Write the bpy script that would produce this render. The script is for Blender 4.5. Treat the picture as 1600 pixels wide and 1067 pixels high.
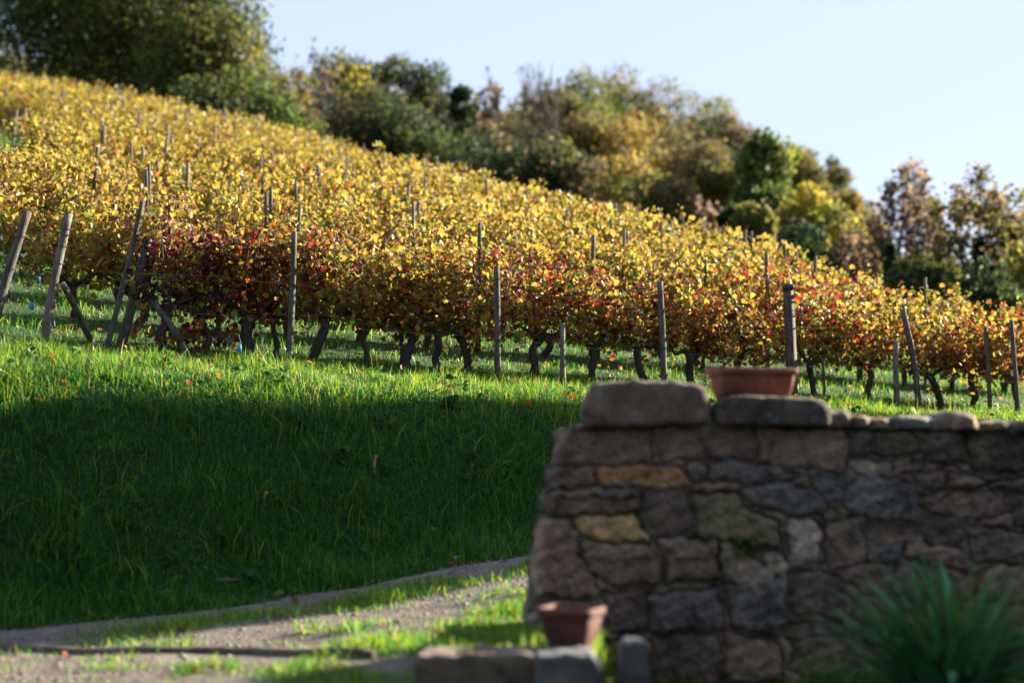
import bpy, math, random
import numpy as np

# ---------------------------------------------------------------- camera, sky, sun, exposure
for o in list(bpy.data.objects):
    bpy.data.objects.remove(o)
SC = bpy.context.scene
COL = SC.collection
rad = math.radians
F = 2222.0                       # focal length in photo pixels (1600 wide)
PITCH = math.atan(156.5 / F)     # camera looks slightly uphill
CP, SP = math.cos(PITCH), math.sin(PITCH)

cd = bpy.data.cameras.new('camera')
cam = bpy.data.objects.new('camera', cd)
COL.objects.link(cam)
cam.location = (0, 0, 0)         # eye level is z = 0, the yard lies 1.7 m below
cam.rotation_euler = (math.pi / 2 + PITCH, 0, 0)
cd.sensor_width = 36.0
cd.lens = 36.0 * F / 1600
cd.clip_start, cd.clip_end = 0.1, 3000
cd.dof.use_dof = True
cd.dof.focus_distance = 18.6
cd.dof.aperture_fstop = 0.05 / 0.085
cd.dof.aperture_blades = 0
SC.camera = cam

SUN_EL, SUN_AZ = 22.0, 28.0      # azimuth counted from +X towards +Y
w = bpy.data.worlds.new('World')
SC.world = w
w.use_nodes = True
wn = w.node_tree
bg = wn.nodes['Background']
st = wn.nodes.new('ShaderNodeTexSky')
st.sky_type = 'NISHITA'
st.sun_disc = False
st.sun_elevation = rad(SUN_EL)
st.sun_rotation = rad(90 - SUN_AZ)
st.air_density = 1.0
st.dust_density = 0.4
st.ozone_density = 1.5
hsv = wn.nodes.new('ShaderNodeHueSaturation')
hsv.inputs['Saturation'].default_value = 1.0
wn.links.new(st.outputs[0], hsv.inputs['Color'])
gam = wn.nodes.new('ShaderNodeGamma'); gam.inputs[1].default_value = 0.24
wn.links.new(hsv.outputs[0], gam.inputs[0])
tnt = wn.nodes.new('ShaderNodeMix'); tnt.data_type = 'RGBA'; tnt.blend_type = 'MULTIPLY'; tnt.inputs[0].default_value = 1.0
tnt.inputs[7].default_value = (1.0, 1.10, 1.36, 1)
wn.links.new(gam.outputs[0], tnt.inputs[6])
wn.links.new(tnt.outputs[2], bg.inputs[0])
bg.inputs[1].default_value = 0.142

sd = bpy.data.lights.new('sun', 'SUN')
sun = bpy.data.objects.new('sun', sd)
COL.objects.link(sun)
sd.energy = 5.0
sd.angle = rad(0.6)
sd.color = (1.0, 0.90, 0.72)
sun.rotation_euler = (math.pi / 2 - rad(SUN_EL), 0, rad(SUN_AZ + 90))

vs = SC.view_settings
vs.view_transform = 'Standard'
vs.look = 'None'
vs.exposure = 2.1
vs.gamma = 1.0
SC.cycles.max_bounces = 6
SC.cycles.diffuse_bounces = 3
SC.cycles.glossy_bounces = 2
SC.cycles.transmission_bounces = 4
SC.cycles.transparent_max_bounces = 4
SC.cycles.caustics_reflective = False
SC.cycles.caustics_refractive = False

RNG = np.random.default_rng(7)

# ---------------------------------------------------------------- geometry of the place
def at(px, py, Y):
    """point at forward distance Y seen at photo pixel (px, py)"""
    a = (px - 800) / F
    b = -(py - 533.5) / F
    d = np.array([a, CP - b * SP, SP + b * CP])
    return d * (Y / d[1])

def proj(x, y, z):
    f = y * CP + z * SP
    up = -y * SP + z * CP
    return 800 + F * x / f, 533.5 - F * up / f

C24, S24 = math.cos(rad(24)), math.sin(rad(24))    # direction of the vine rows
def uv(x, y): return x * C24 + y * S24, -x * S24 + y * C24
def xy(u, v): return u * C24 - v * S24, u * S24 + v * C24
def smooth(t):
    t = np.clip(t, 0, 1)
    return t * t * (3 - 2 * t)
ROWZ = rad(24)

SKY_PX = [-600, 0, 265, 480, 700, 850, 1070, 1200, 1400, 1600, 1800, 2400]
SKY_D = [72, 69, 57, 50, 43, 40, 36.5, 33, 27.5, 26.0, 25, 24]
def edge_d(x, y):
    px = 800 + F * np.asarray(x) / np.maximum(np.asarray(y), 1.0)
    return np.interp(px, SKY_PX, SKY_D)

def vine_z(u, v):
    u = np.clip(u, -40, 60)
    s = np.interp(u, [-30, 5, 10, 14, 18, 22, 26, 32, 45], [.275, .282, .288, .287, .268, .225, .18, .12, .05])
    return 1.25 - .046 * np.clip(u, -20, 30) + np.where(v > 18, s * (v - 18), .22 * (v - 18))

FARP = [(0, 72, 15.5), (0, 90, 18), (-600, 80, 23), (300, 64, 11.5), (300, 85, 12), (600, 56, 7.0), (600, 90, 11),
        (800, 48, 4.5), (800, 80, 7), (800, 130, 19), (1100, 42, 2.2), (1100, 80, 5.5), (1100, 130, 16),
        (1300, 37, 1.2), (1300, 70, 3.5), (1300, 120, 10), (1600, 34, .3), (1600, 60, 1.0), (1600, 110, 4),
        (2000, 40, -.5), (2000, 80, .5), (500, 140, 24), (0, 150, 33), (900, 220, 30), (1500, 220, 8),
        (-800, 60, 20), (2600, 60, -1.5), (800, 600, 28), (-2500, 200, 40), (3500, 200, -6)]
FX = np.array([((p[0] - 800) / F * p[1], p[1]) for p in FARP])
FZ = np.array([p[2] for p in FARP])
def far_z(x, y):
    x = np.asarray(x, float); y = np.asarray(y, float)
    num = np.zeros_like(x); den = np.zeros_like(x)
    for (fx, fy), z in zip(FX, FZ):
        wgt = 1.0 / ((x - fx) ** 2 + (y - fy) ** 2 + 9.0) ** 1.6
        num += wgt * z; den += wgt
    return num / den

def road_z(u):
    pu = [-40, -5, 1, 2.6, 4.5, 5.5, 6.4, 8.5, 12, 17, 25, 60]
    pz = [-2.1, -1.8, -1.70, -1.64, -1.42, -1.25, -1.12, -.88, -.5, -.1, .15, .0]
    return (np.interp(u - .5, pu, pz) + np.interp(u, pu, pz) + np.interp(u + .5, pu, pz)) / 3

def lumps(x, y, s, a):
    return a * (np.sin(x * s + 1.3 * np.sin(y * s * .7)) * np.cos(y * s * 1.1 + .8 * np.sin(x * s * .6)))

def ground(x, y):
    x = np.asarray(x, float); y = np.asarray(y, float)
    u, v = uv(x, y)
    zr = road_z(u)
    k = np.maximum(smooth((10.6 - y + .25 * np.maximum(x, 0)) / 1.6), smooth((11.6 + .21 * x - y) / .7) * smooth((x - .62) / .2))
    zr = zr * (1 - k) + (-1.76) * k                                    # lower yard close to the camera
    bed = smooth((x + .75) / .35) * smooth((.66 - x) / .12) * smooth((y - 8.72) / .12) * smooth((10.6 - y) / .4)
    zr = np.maximum(zr, zr * (1 - bed) + (-1.31) * bed)                # raised bed by the wall end
    zr = zr + lumps(x, y, 2.3, .018) + lumps(x + 3, y, 5.1, .008)
    zc = vine_z(u, v) + lumps(x, y, 1.1, .012) + lumps(x, y, 3.7, .010)
    b = smooth((v - 13.85 - .04 * np.sin(u * 1.7)) / 2.75)
    z = zr * (1 - b) + zc * b
    d = edge_d(x, y)
    wf = smooth((y - d - .8) / 9.0) * (v > 17)
    z = z * (1 - wf) + far_z(x, y) * wf
    return z

def ground_hit(px, py, y0=8.0, y1=75.0):
    for Y in np.arange(y0, y1, .05):
        p = at(px, py, Y)
        if ground(p[0], p[1]) >= p[2]:
            return p
    return at(px, py, y1)

# ---------------------------------------------------------------- mesh helpers
def mesh_np(name, verts, faces_flat, loops, mat, col=None, smooth_sh=True):
    """verts (N,3); faces_flat = vertex indices; loops = loop count per face"""
    me = bpy.data.meshes.new(name)
    verts = np.ascontiguousarray(verts, np.float32)
    me.vertices.add(len(verts)); me.vertices.foreach_set('co', verts.ravel())
    me.loops.add(len(faces_flat)); me.loops.foreach_set('vertex_index', np.ascontiguousarray(faces_flat, np.int32))
    loops = np.asarray(loops, np.int32)
    me.polygons.add(len(loops))
    me.polygons.foreach_set('loop_start', np.concatenate([[0], np.cumsum(loops)[:-1]]).astype(np.int32))
    me.polygons.foreach_set('use_smooth', np.full(len(loops), smooth_sh))
    if col is not None:
        a = me.color_attributes.new('tint', 'FLOAT_COLOR', 'POINT')
        c = np.ones((len(verts), 4), np.float32); c[:, :3] = col
        a.data.foreach_set('color', c.ravel())
    me.update(calc_edges=True)
    if mat: me.materials.append(mat)
    return me

class MB:
    """collects pieces of ONE mesh"""
    def __init__(s): s.v = []; s.f = []; s.l = []; s.c = []; s.n = 0
    def add(s, v, f, l, c=(1, 1, 1)):
        v = np.asarray(v, float)
        s.v.append(v); s.f.append(np.asarray(f, int) + s.n); s.l.append(np.asarray(l, int))
        cc = np.empty((len(v), 3)); cc[:] = c
        s.c.append(cc); s.n += len(v)
    def mesh(s, name, mat, smooth_sh=True):
        return mesh_np(name, np.concatenate(s.v), np.concatenate(s.f), np.concatenate(s.l), mat, np.concatenate(s.c), smooth_sh)
    def build(s, name, mat, parent=None, smooth_sh=True):
        o = bpy.data.objects.new(name, s.mesh(name, mat, smooth_sh))
        COL.objects.link(o)
        if parent: o.parent = parent
        return o

def add_tube(mb, pts, radii, sides=8, bump=0., rng=RNG, col=(1, 1, 1), flat=1.0):
    pts = np.asarray(pts, float); n = len(pts)
    radii = np.broadcast_to(np.asarray(radii, float), (n,))
    t = np.gradient(pts, axis=0); t /= np.linalg.norm(t, axis=1)[:, None] + 1e-9
    ref = np.array([0, 1., 0]) if abs(t[:, 1]).mean() < .8 else np.array([1., 0, 0])
    a = np.cross(t, ref); a /= np.linalg.norm(a, axis=1)[:, None] + 1e-9
    b = np.cross(t, a)
    ang = np.arange(sides) / sides * 2 * math.pi
    rr = radii[:, None] * (1 + bump * rng.normal(size=(n, sides)).clip(-1.6, 1.6))
    v = pts[:, None] + rr[..., None] * (np.cos(ang)[None, :, None] * a[:, None] + flat * np.sin(ang)[None, :, None] * b[:, None])
    v = v.reshape(-1, 3)
    i = np.arange(n - 1)[:, None] * sides; j = np.arange(sides)[None]; j2 = (j + 1) % sides
    q = np.stack([i + j, i + j2, i + sides + j2, i + sides + j], -1).reshape(-1)
    f = list(q) + list(range(sides))[::-1] + list((n - 1) * sides + np.arange(sides))
    l = [4] * ((n - 1) * sides) + [sides, sides]
    mb.add(v, f, l, col)

def spline(P, n):
    """Catmull-Rom through P"""
    P = np.asarray(P, float)
    Q = np.vstack([2 * P[0] - P[1], P, 2 * P[-1] - P[-2]])
    t = np.linspace(0, len(P) - 1 - 1e-6, n); i = t.astype(int); f = (t - i)[:, None]
    p0, p1, p2, p3 = Q[i], Q[i + 1], Q[i + 2], Q[i + 3]
    return .5 * (2 * p1 + (p2 - p0) * f + (2 * p0 - 5 * p1 + 4 * p2 - p3) * f ** 2 + (3 * p1 - p0 - 3 * p2 + p3) * f ** 3)

def rot_frames(n, rng, normal_bias=None, kb=0.):
    """n random rotation frames; normals pulled towards normal_bias"""
    nrm = rng.normal(size=(n, 3))
    if normal_bias is not None: nrm += kb * np.asarray(normal_bias)
    nrm /= np.linalg.norm(nrm, axis=1)[:, None]
    t = rng.normal(size=(n, 3)) + np.array([0, 0, -.9])
    t -= (t * nrm).sum(1)[:, None] * nrm
    t /= np.linalg.norm(t, axis=1)[:, None] + 1e-9
    s = np.cross(nrm, t)
    return s, t, nrm

# leaf templates: (verts, faces)
LEAF_FINE = (np.array([(0, 0, 0), (0, .95, -.10), (.30, -.12, .10), (.52, .18, .16), (.36, .38, .12), (.44, .66, .10), (.20, .70, .05),
                       (-.30, -.12, .10), (-.52, .18, .16), (-.36, .38, .12), (-.44, .66, .10), (-.20, .70, .05)]) - np.array([0, .4, 0]),
             [0, 2, 3, 4, 5, 6, 1, 0, 1, 11, 10, 9, 8, 7], [7, 7])
LEAF_MID = (np.array([(0, -.5, 0), (0, .5, -.08), (.48, -.2, .14), (.36, .3, .10), (-.48, -.2, .14), (-.36, .3, .10)]),
            [0, 2, 3, 1, 0, 1, 5, 4], [4, 4])
LEAF_QUAD = (np.array([(0, -.5, 0), (.42, .02, .12), (0, .5, 0), (-.42, -.02, .12)]), [0, 1, 2, 3], [4])

def add_leaves(mb, tmpl, P, size, cols, rng, bias=None, kb=0.):
    tv, tf, tl = tmpl
    n = len(P)
    s, t, nr = rot_frames(n, rng, bias, kb)
    size = np.broadcast_to(np.asarray(size, float), (n,))
    v = P[:, None] + size[:, None, None] * (tv[None, :, 0:1] * s[:, None] + tv[None, :, 1:2] * t[:, None] + tv[None, :, 2:3] * nr[:, None])
    k = len(tv)
    f = (np.asarray(tf)[None] + (np.arange(n) * k)[:, None]).reshape(-1)
    c = np.repeat(cols, k, axis=0)
    mb.add(v.reshape(-1, 3), f, np.tile(tl, n), c)

def tag(o, label, cat, group=None):
    o['label'] = label; o['category'] = cat
    if group: o['group'] = group
    return o
def empty(name, loc, rz=0.):
    o = bpy.data.objects.new(name, None); COL.objects.link(o)
    o.location = tuple(loc); o.rotation_euler = (0, 0, rz); o.empty_display_size = .1
    return o
def kind(o, k): o['kind'] = k; return o

# ---------------------------------------------------------------- materials
def newmat(name):
    m = bpy.data.materials.new(name); m.use_nodes = True
    nt = m.node_tree; p = nt.nodes['Principled BSDF']
    return m, nt, p
def N(nt, t, **kw):
    n = nt.nodes.new(t)
    for k, v in kw.items(): setattr(n, k, v)
    return n
def ramp(nt, src, stops):
    r = N(nt, 'ShaderNodeValToRGB')
    e = r.color_ramp.elements
    while len(e) < len(stops): e.new(.5)
    for i, (p, c) in enumerate(stops):
        e[i].position = p; e[i].color = (*c, 1) if len(c) == 3 else c
    nt.links.new(src, r.inputs[0]); return r.outputs[0]
def noise(nt, scale, detail=6, rough=.6, vec=None, dist=0.):
    n = N(nt, 'ShaderNodeTexNoise'); n.inputs['Scale'].default_value = scale
    n.inputs['Detail'].default_value = detail; n.inputs['Roughness'].default_value = rough
    n.inputs['Distortion'].default_value = dist
    if vec is not None: nt.links.new(vec, n.inputs['Vector'])
    return n.outputs['Fac']
def mixc(nt, a, b, fac, mode='MIX'):
    m = N(nt, 'ShaderNodeMix', data_type='RGBA', blend_type=mode)
    for sock, val in ((m.inputs[0], fac), (m.inputs[6], a), (m.inputs[7], b)):
        if isinstance(val, (int, float)): sock.default_value = val
        elif isinstance(val, tuple): sock.default_value = (*val, 1)
        else: nt.links.new(val, sock)
    return m.outputs[2]
def bump(nt, p, h, strength, dist):
    b = N(nt, 'ShaderNodeBump'); b.inputs['Strength'].default_value = strength; b.inputs['Distance'].default_value = dist
    nt.links.new(h, b.inputs['Height']); nt.links.new(b.outputs[0], p.inputs['Normal'])
def coords(nt, which='Object'):
    return N(nt, 'ShaderNodeTexCoord').outputs[which]

def leaf_material(name, trans=.45, rough=.5, gain=1.0, jitter=.0, spec=.3):
    m, nt, p = newmat(name)
    a = N(nt, 'ShaderNodeAttribute', attribute_name='tint').outputs['Color']
    if jitter:
        oi = N(nt, 'ShaderNodeObjectInfo')
        h = N(nt, 'ShaderNodeHueSaturation')
        mr = N(nt, 'ShaderNodeMapRange'); mr.inputs[3].default_value = .5 - jitter * .05; mr.inputs[4].default_value = .5 + jitter * .05
        nt.links.new(oi.outputs['Random'], mr.inputs[0]); nt.links.new(mr.outputs[0], h.inputs['Hue'])
        nt.links.new(a, h.inputs['Color']); a = h.outputs[0]
    if gain != 1: a = mixc(nt, a, (gain, gain, gain), 1.0, 'MULTIPLY')
    nt.links.new(a, p.inputs['Base Color'])
    p.inputs['Roughness'].default_value = rough
    p.inputs['Specular IOR Level'].default_value = spec
    t = N(nt, 'ShaderNodeBsdfTranslucent'); nt.links.new(a, t.inputs['Color'])
    mx = N(nt, 'ShaderNodeMixShader'); mx.inputs[0].default_value = trans
    nt.links.new(p.outputs[0], mx.inputs[1]); nt.links.new(t.outputs[0], mx.inputs[2])
    nt.links.new(mx.outputs[0], nt.nodes['Material Output'].inputs['Surface'])
    return m

M_VINE = leaf_material('vine leaves', .55, .42, jitter=.12)
M_TREE = leaf_material('tree leaves', .62, .6, jitter=0)
M_GRASS = leaf_material('grass blades', .66, .38, spec=.45)
M_PLANT = leaf_material('strap leaves', .25, .6, spec=.15)

def wood_material(name, c0, c1, scale=30.):
    m, nt, p = newmat(name)
    mp = N(nt, 'ShaderNodeMapping'); mp.inputs['Scale'].default_value = (1, 1, .09)
    nt.links.new(coords(nt), mp.inputs[0])
    f = noise(nt, scale, 8, .7, mp.outputs[0], .4)
    g = noise(nt, 5, 4, .6, coords(nt))
    c = ramp(nt, f, [(.3, c0), (.62, c1), (.8, tuple(x * 1.25 for x in c1))])
    c = mixc(nt, c, (.45, .42, .36), ramp(nt, g, [(.35, (1, 1, 1)), (.65, (0, 0, 0))]), 'MULTIPLY')
    nt.links.new(c, p.inputs['Base Color']); p.inputs['Roughness'].default_value = .85
    bump(nt, p, f, .8, .02)
    return m
M_POST = wood_material('weathered post wood', (.05, .045, .042), (.17, .155, .14))
M_POSTD = wood_material('dark post wood', (.035, .03, .028), (.15, .125, .105))
M_POSTL = wood_material('pale post wood', (.09, .082, .074), (.26, .24, .215))
M_TIMBER = wood_material('timber edging', (.05, .04, .035), (.20, .16, .12), 18)

def bark_material(name, c0, c1, scale=40):
    m, nt, p = newmat(name)
    mp = N(nt, 'ShaderNodeMapping'); mp.inputs['Scale'].default_value = (1, 1, .25)
    nt.links.new(coords(nt), mp.inputs[0])
    f = noise(nt, scale, 8, .75, mp.outputs[0], .8)
    nt.links.new(ramp(nt, f, [(.3, c0), (.7, c1)]), p.inputs['Base Color']); p.inputs['Roughness'].default_value = .9
    bump(nt, p, f, 1.0, .03)
    return m
M_VBARK = bark_material('vine bark', (.010, .008, .007), (.065, .048, .038))
M_TBARK = bark_material('tree bark', (.02, .017, .013), (.09, .075, .055), 6)

m, nt, p = newmat('gravel'); M_GRAVEL = m
g1 = noise(nt, 3, 5, .6, coords(nt)); vor = N(nt, 'ShaderNodeTexVoronoi'); vor.inputs['Scale'].default_value = 38
nt.links.new(coords(nt), vor.inputs['Vector'])
c = ramp(nt, g1, [(.3, (.095, .074, .060)), (.55, (.165, .132, .109)), (.75, (.245, .203, .172))])
c = mixc(nt, c, vor.outputs['Color'], .22, 'OVERLAY')
nt.links.new(c, p.inputs['Base Color']); p.inputs['Roughness'].default_value = .9
bump(nt, p, vor.outputs['Distance'], .8, .02)

m, nt, p = newmat('turf soil'); M_SOIL = m
g1 = noise(nt, .9, 6, .65, coords(nt)); g2 = noise(nt, 14, 4, .7, coords(nt))
c = ramp(nt, g1, [(.3, (.010, .040, .008)), (.6, (.016, .055, .011)), (.8, (.03, .065, .014))])
c = mixc(nt, c, (.06, .05, .032), ramp(nt, g2, [(.58, (0, 0, 0)), (.8, (.5, .5, .5))]))
nt.links.new(c, p.inputs['Base Color']); p.inputs['Roughness'].default_value = .95
bump(nt, p, g2, .8, .05)

def tint_material(name, rough=.85, nscale=25, amp=.5, bstr=.6, bdist=.02, moss=False):
    m, nt, p = newmat(name)
    a = N(nt, 'ShaderNodeAttribute', attribute_name='tint').outputs['Color']
    f = noise(nt, nscale, 8, .7, coords(nt)); f2 = noise(nt, nscale * .22, 5, .6, coords(nt), .5)
    c = mixc(nt, a, ramp(nt, f, [(.25, (1 - amp,) * 3), (.5, (1, 1, 1)), (.8, (1 + amp,) * 3)]), 1.0, 'MULTIPLY')
    c = mixc(nt, c, ramp(nt, f2, [(.3, (.55, .55, .58)), (.6, (1.05, 1.02, 1)), (.8, (1.4, 1.38, 1.32))]), 1.0, 'MULTIPLY')
    if moss:
        f3 = noise(nt, 7, 6, .65, coords(nt), 1.0)
        c = mixc(nt, c, (.36, .37, .34), ramp(nt, f3, [(.60, (0, 0, 0)), (.72, (.55, .55, .55))]))
    if moss:
        mp = N(nt, 'ShaderNodeMapping'); mp.inputs['Scale'].default_value = (1, 1, .22); nt.links.new(coords(nt), mp.inputs[0])
        f4 = noise(nt, 5.5, 5, .6, mp.outputs[0], .6)
        c = mixc(nt, c, (.42, .41, .38), ramp(nt, f4, [(.61, (0, 0, 0)), (.70, (.45, .45, .45))]))
        f5 = noise(nt, 2.6, 6, .7, coords(nt), .8)
        c = mixc(nt, c, ramp(nt, f5, [(.36, (.42, .42, .44)), (.50, (1, 1, 1))]), 1.0, 'MULTIPLY')
    nt.links.new(c, p.inputs['Base Color']); p.inputs['Roughness'].default_value = rough
    bump(nt, p, f, bstr, bdist)
    return m
M_STONE = tint_material('sandstone masonry', .9, 22, .45, .9, .03, moss=True)
M_ROCK = tint_material('sandstone block', .9, 18, .4, .9, .03, moss=True)
M_TERRA = tint_material('terracotta', .8, 30, .3, .35, .004)
M_PLAIN = tint_material('painted', .6, 40, .1, .1, .004)

# ---------------------------------------------------------------- the ground, one sheet
def axis(segs):
    out = []
    for a, b, s in segs:
        out += list(np.arange(a, b - 1e-6, s))
    return np.array(out + [segs[-1][1]])
gx = axis([(-900, -200, 50), (-200, -60, 7), (-60, -20, 1.6), (-20, -8, .5), (-8, 14, .14), (14, 30, .6), (30, 80, 2.5), (80, 200, 8), (200, 900, 50)])
gy = axis([(-60, 0, 6), (0, 7.5, .8), (7.5, 21, .14), (21, 34, .4), (34, 80, 1.1), (80, 200, 5), (200, 900, 45)])
GX, GY = np.meshgrid(gx, gy)
GZ = ground(GX, GY)
nx, ny = len(gx), len(gy)
ii = (np.arange(ny - 1)[:, None] * nx + np.arange(nx - 1)[None]).ravel()
q = np.stack([ii, ii + 1, ii + nx + 1, ii + nx], -1).ravel()
o = bpy.data.objects.new('ground', mesh_np('ground', np.stack([GX, GY, GZ], -1).reshape(-1, 3), q, np.full(len(ii), 4), M_SOIL))
COL.objects.link(o); kind(o, 'structure')

# gravel farm track at the foot of the bank, two wheel ruts wide
def pnoise(x, y, s, seed=0.):
    return (np.sin(x * s + 1.7 * np.sin(y * s * .8 + seed) + seed) * np.cos(y * s * 1.2 + 1.3 * np.sin(x * s * .7 + seed * 2)) +
            .5 * np.sin(x * s * 2.3 + y * s * 1.9 + seed * 3))
us = np.arange(-14, 20, .12); vs_ = np.linspace(0, 1, 44)
U, T = np.meshgrid(us, vs_)
v_hi = 13.72 + .05 * np.sin(U * 1.9) + .03 * np.sin(U * 5.3) - .10 * np.maximum(U - 3.5, 0)
v_lo = 8.6 + .2 * np.sin(U * 1.3) + .0 * U + .42 * np.maximum(U - 2.0, 0)
v_lo = np.minimum(v_lo, v_hi - .7)
V = v_lo + (v_hi - v_lo) * T
X, Y = xy(U, V)
Z = ground(X, Y) + .016
edge = np.minimum(T, 1 - T)
Z = Z - .03 * (edge < .001)
nx2, ny2 = len(us), len(vs_)
ii = (np.arange(ny2 - 1)[:, None] * nx2 + np.arange(nx2 - 1)[None]).ravel()
q = np.stack([ii, ii + 1, ii + nx2 + 1, ii + nx2], -1).ravel()
o = bpy.data.objects.new('gravel_road', mesh_np('gravel_road', np.stack([X, Y, Z], -1).reshape(-1, 3), q, np.full(len(ii), 4), M_GRAVEL))
COL.objects.link(o); kind(o, 'structure')

# ---------------------------------------------------------------- dry-laid stone wall with loose caps
P0 = at(870, 690, 10.3)
def wall_pt(px, py, off=0.):
    d = at(px, py, 1.0)
    t = (10.3 - .21 * P0[0]) / (1 - .21 * d[0] - .10 * d[2])
    return d * t + off * WN
WN = np.array([.21, -1.0, .10]); WN /= np.linalg.norm(WN)

PAL = {k: tuple(t_ * (.68 * c + .32 * m_) for c, m_, t_ in zip(v, (.175, .140, .115), (2.0, 1.9, 1.74))) for k, v in dict(g=(.19, .145, .11), d=(.10, .083, .070), b=(.115, .125, .135), p=(.33, .29, .255), o=(.34, .175, .075),
           y=(.46, .32, .14), m=(.065, .065, .04), k=(.20, .14, .115), e=(.15, .14, .08)).items()}
STONES = [
 ('g', [(876, 672), (1017, 662), (1018, 722), (960, 727), (880, 725), (868, 722)]),
 ('k', [(1020, 664), (1160, 658), (1178, 668), (1182, 700), (1176, 716), (1120, 714), (1020, 722)]),
 ('k', [(1184, 666), (1322, 672), (1324, 705), (1320, 738), (1290, 735), (1184, 722)]),
 ('g', [(858, 738), (870, 728), (930, 732), (930, 758), (860, 764)]),
 ('o', [(932, 730), (1040, 727), (1068, 735), (1075, 760), (1040, 763), (932, 757)]),
 ('p', [(1072, 727), (1098, 722), (1102, 746), (1080, 750)]),
 ('b', [(1104, 726), (1150, 720), (1210, 732), (1250, 742), (1200, 758), (1105, 748)]),
 ('k', [(1080, 753), (1150, 756), (1165, 770), (1082, 767)]),
 ('b', [(1157, 762), (1230, 752), (1270, 770), (1292, 790), (1285, 805), (1240, 805), (1190, 795), (1162, 776)]),
 ('g', [(855, 775), (872, 766), (980, 762), (1000, 770), (998, 798), (930, 804), (852, 804)]),
 ('d', [(1004, 768), (1075, 766), (1078, 830), (1060, 838), (1010, 835), (1002, 800)]),
 ('e', [(1083, 773), (1150, 772), (1160, 790), (1215, 820), (1220, 860), (1165, 850), (1090, 842)]),
 ('y', [(895, 809), (990, 804), (998, 820), (1015, 848), (930, 845), (905, 832)]),
 ('k', [(845, 815), (888, 809), (900, 835), (905, 870), (928, 905), (938, 935), (835, 930), (832, 880)]),
 ('g', [(909, 847), (1010, 852), (1028, 870), (1033, 910), (960, 915), (917, 890)]),
 ('g', [(1022, 840), (1118, 844), (1122, 905), (1042, 910), (1038, 865)]),
 ('p', [(1123, 848), (1160, 854), (1183, 880), (1213, 898), (1200, 913), (1130, 911)]),
 ('p', [(1188, 863), (1222, 867), (1235, 885), (1225, 903), (1197, 893)]),
 ('d', [(1327, 674), (1355, 674), (1360, 712), (1328, 715)]),
 ('m', [(1362, 674), (1420, 674), (1440, 700), (1420, 712), (1385, 713), (1364, 708)]),
 ('d', [(1426, 674), (1500, 675), (1510, 720), (1480, 729), (1445, 715)]),
 ('m', [(1506, 675), (1600, 672), (1600, 735), (1560, 739), (1515, 732)]),
 ('p', [(1325, 723), (1345, 719), (1388, 722), (1390, 738), (1360, 744), (1340, 740)]),
 ('g', [(1392, 721), (1420, 716), (1425, 738), (1400, 745)]),
 ('b', [(1423, 726), (1445, 723), (1442, 736), (1426, 737)]),
 ('g', [(1427, 743), (1470, 734), (1475, 763), (1455, 767), (1432, 755)]),
 ('k', [(1478, 743), (1530, 743), (1540, 759), (1480, 766)]),
 ('d', [(1517, 723), (1568, 742), (1532, 741)]),
 ('d', [(1542, 757), (1600, 745), (1600, 768), (1547, 764)]),
 ('b', [(1320, 760), (1350, 742), (1400, 749), (1428, 762), (1438, 800), (1430, 818), (1400, 813), (1330, 806), (1320, 790)]),
 ('k', [(1442, 780), (1490, 768), (1565, 770), (1575, 798), (1550, 810), (1480, 806), (1450, 798)]),
 ('d', [(1442, 807), (1490, 814), (1500, 858), (1450, 848), (1440, 830)]),
 ('m', [(1580, 773), (1640, 770), (1640, 830), (1582, 820)]),
 ('p', [(1229, 810), (1268, 810), (1283, 830), (1278, 880), (1234, 883)]),
 ('k', [(1287, 816), (1335, 808), (1350, 840), (1353, 880), (1292, 888)]),
 ('g', [(1353, 815), (1430, 827), (1430, 848), (1362, 848)]),
 ('d', [(1505, 822), (1600, 832), (1600, 880), (1522, 878)]),
 ('b', [(1132, 917), (1228, 900), (1230, 960), (1215, 998), (1142, 978)]),
 ('b', [(1012, 930), (1122, 917), (1128, 983), (1017, 988)]),
 ('d', [(943, 927), (1008, 922), (1009, 988), (948, 984)]),
 ('d', [(1237, 893), (1300, 897), (1338, 920), (1330, 968), (1240, 958)]),
 ('g', [(1133, 988), (1217, 1006), (1222, 1067), (1133, 1067)]),
 ('d', [(1017, 996), (1122, 991), (1122, 1067), (1018, 1067)]),
]
def poly_sdf(P, poly):
    """signed distance, positive inside"""
    poly = np.asarray(poly, float); n = len(poly)
    d = np.full(len(P), 1e9); ins = np.zeros(len(P), bool)
    for i in range(n):
        a, b = poly[i], poly[(i + 1) % n]
        e = b - a; w_ = P - a
        t = np.clip((w_ @ e) / (e @ e), 0, 1)
        d = np.minimum(d, np.hypot(*(w_ - t[:, None] * e).T))
        c = (a[1] <= P[:, 1]) != (b[1] <= P[:, 1])
        with np.errstate(divide='ignore', invalid='ignore'):
            xi = a[0] + (P[:, 1] - a[1]) * e[0] / (e[1] if e[1] else 1e-9)
        ins ^= c & (P[:, 0] < xi)
    return np.where(ins, d, -d)

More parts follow.
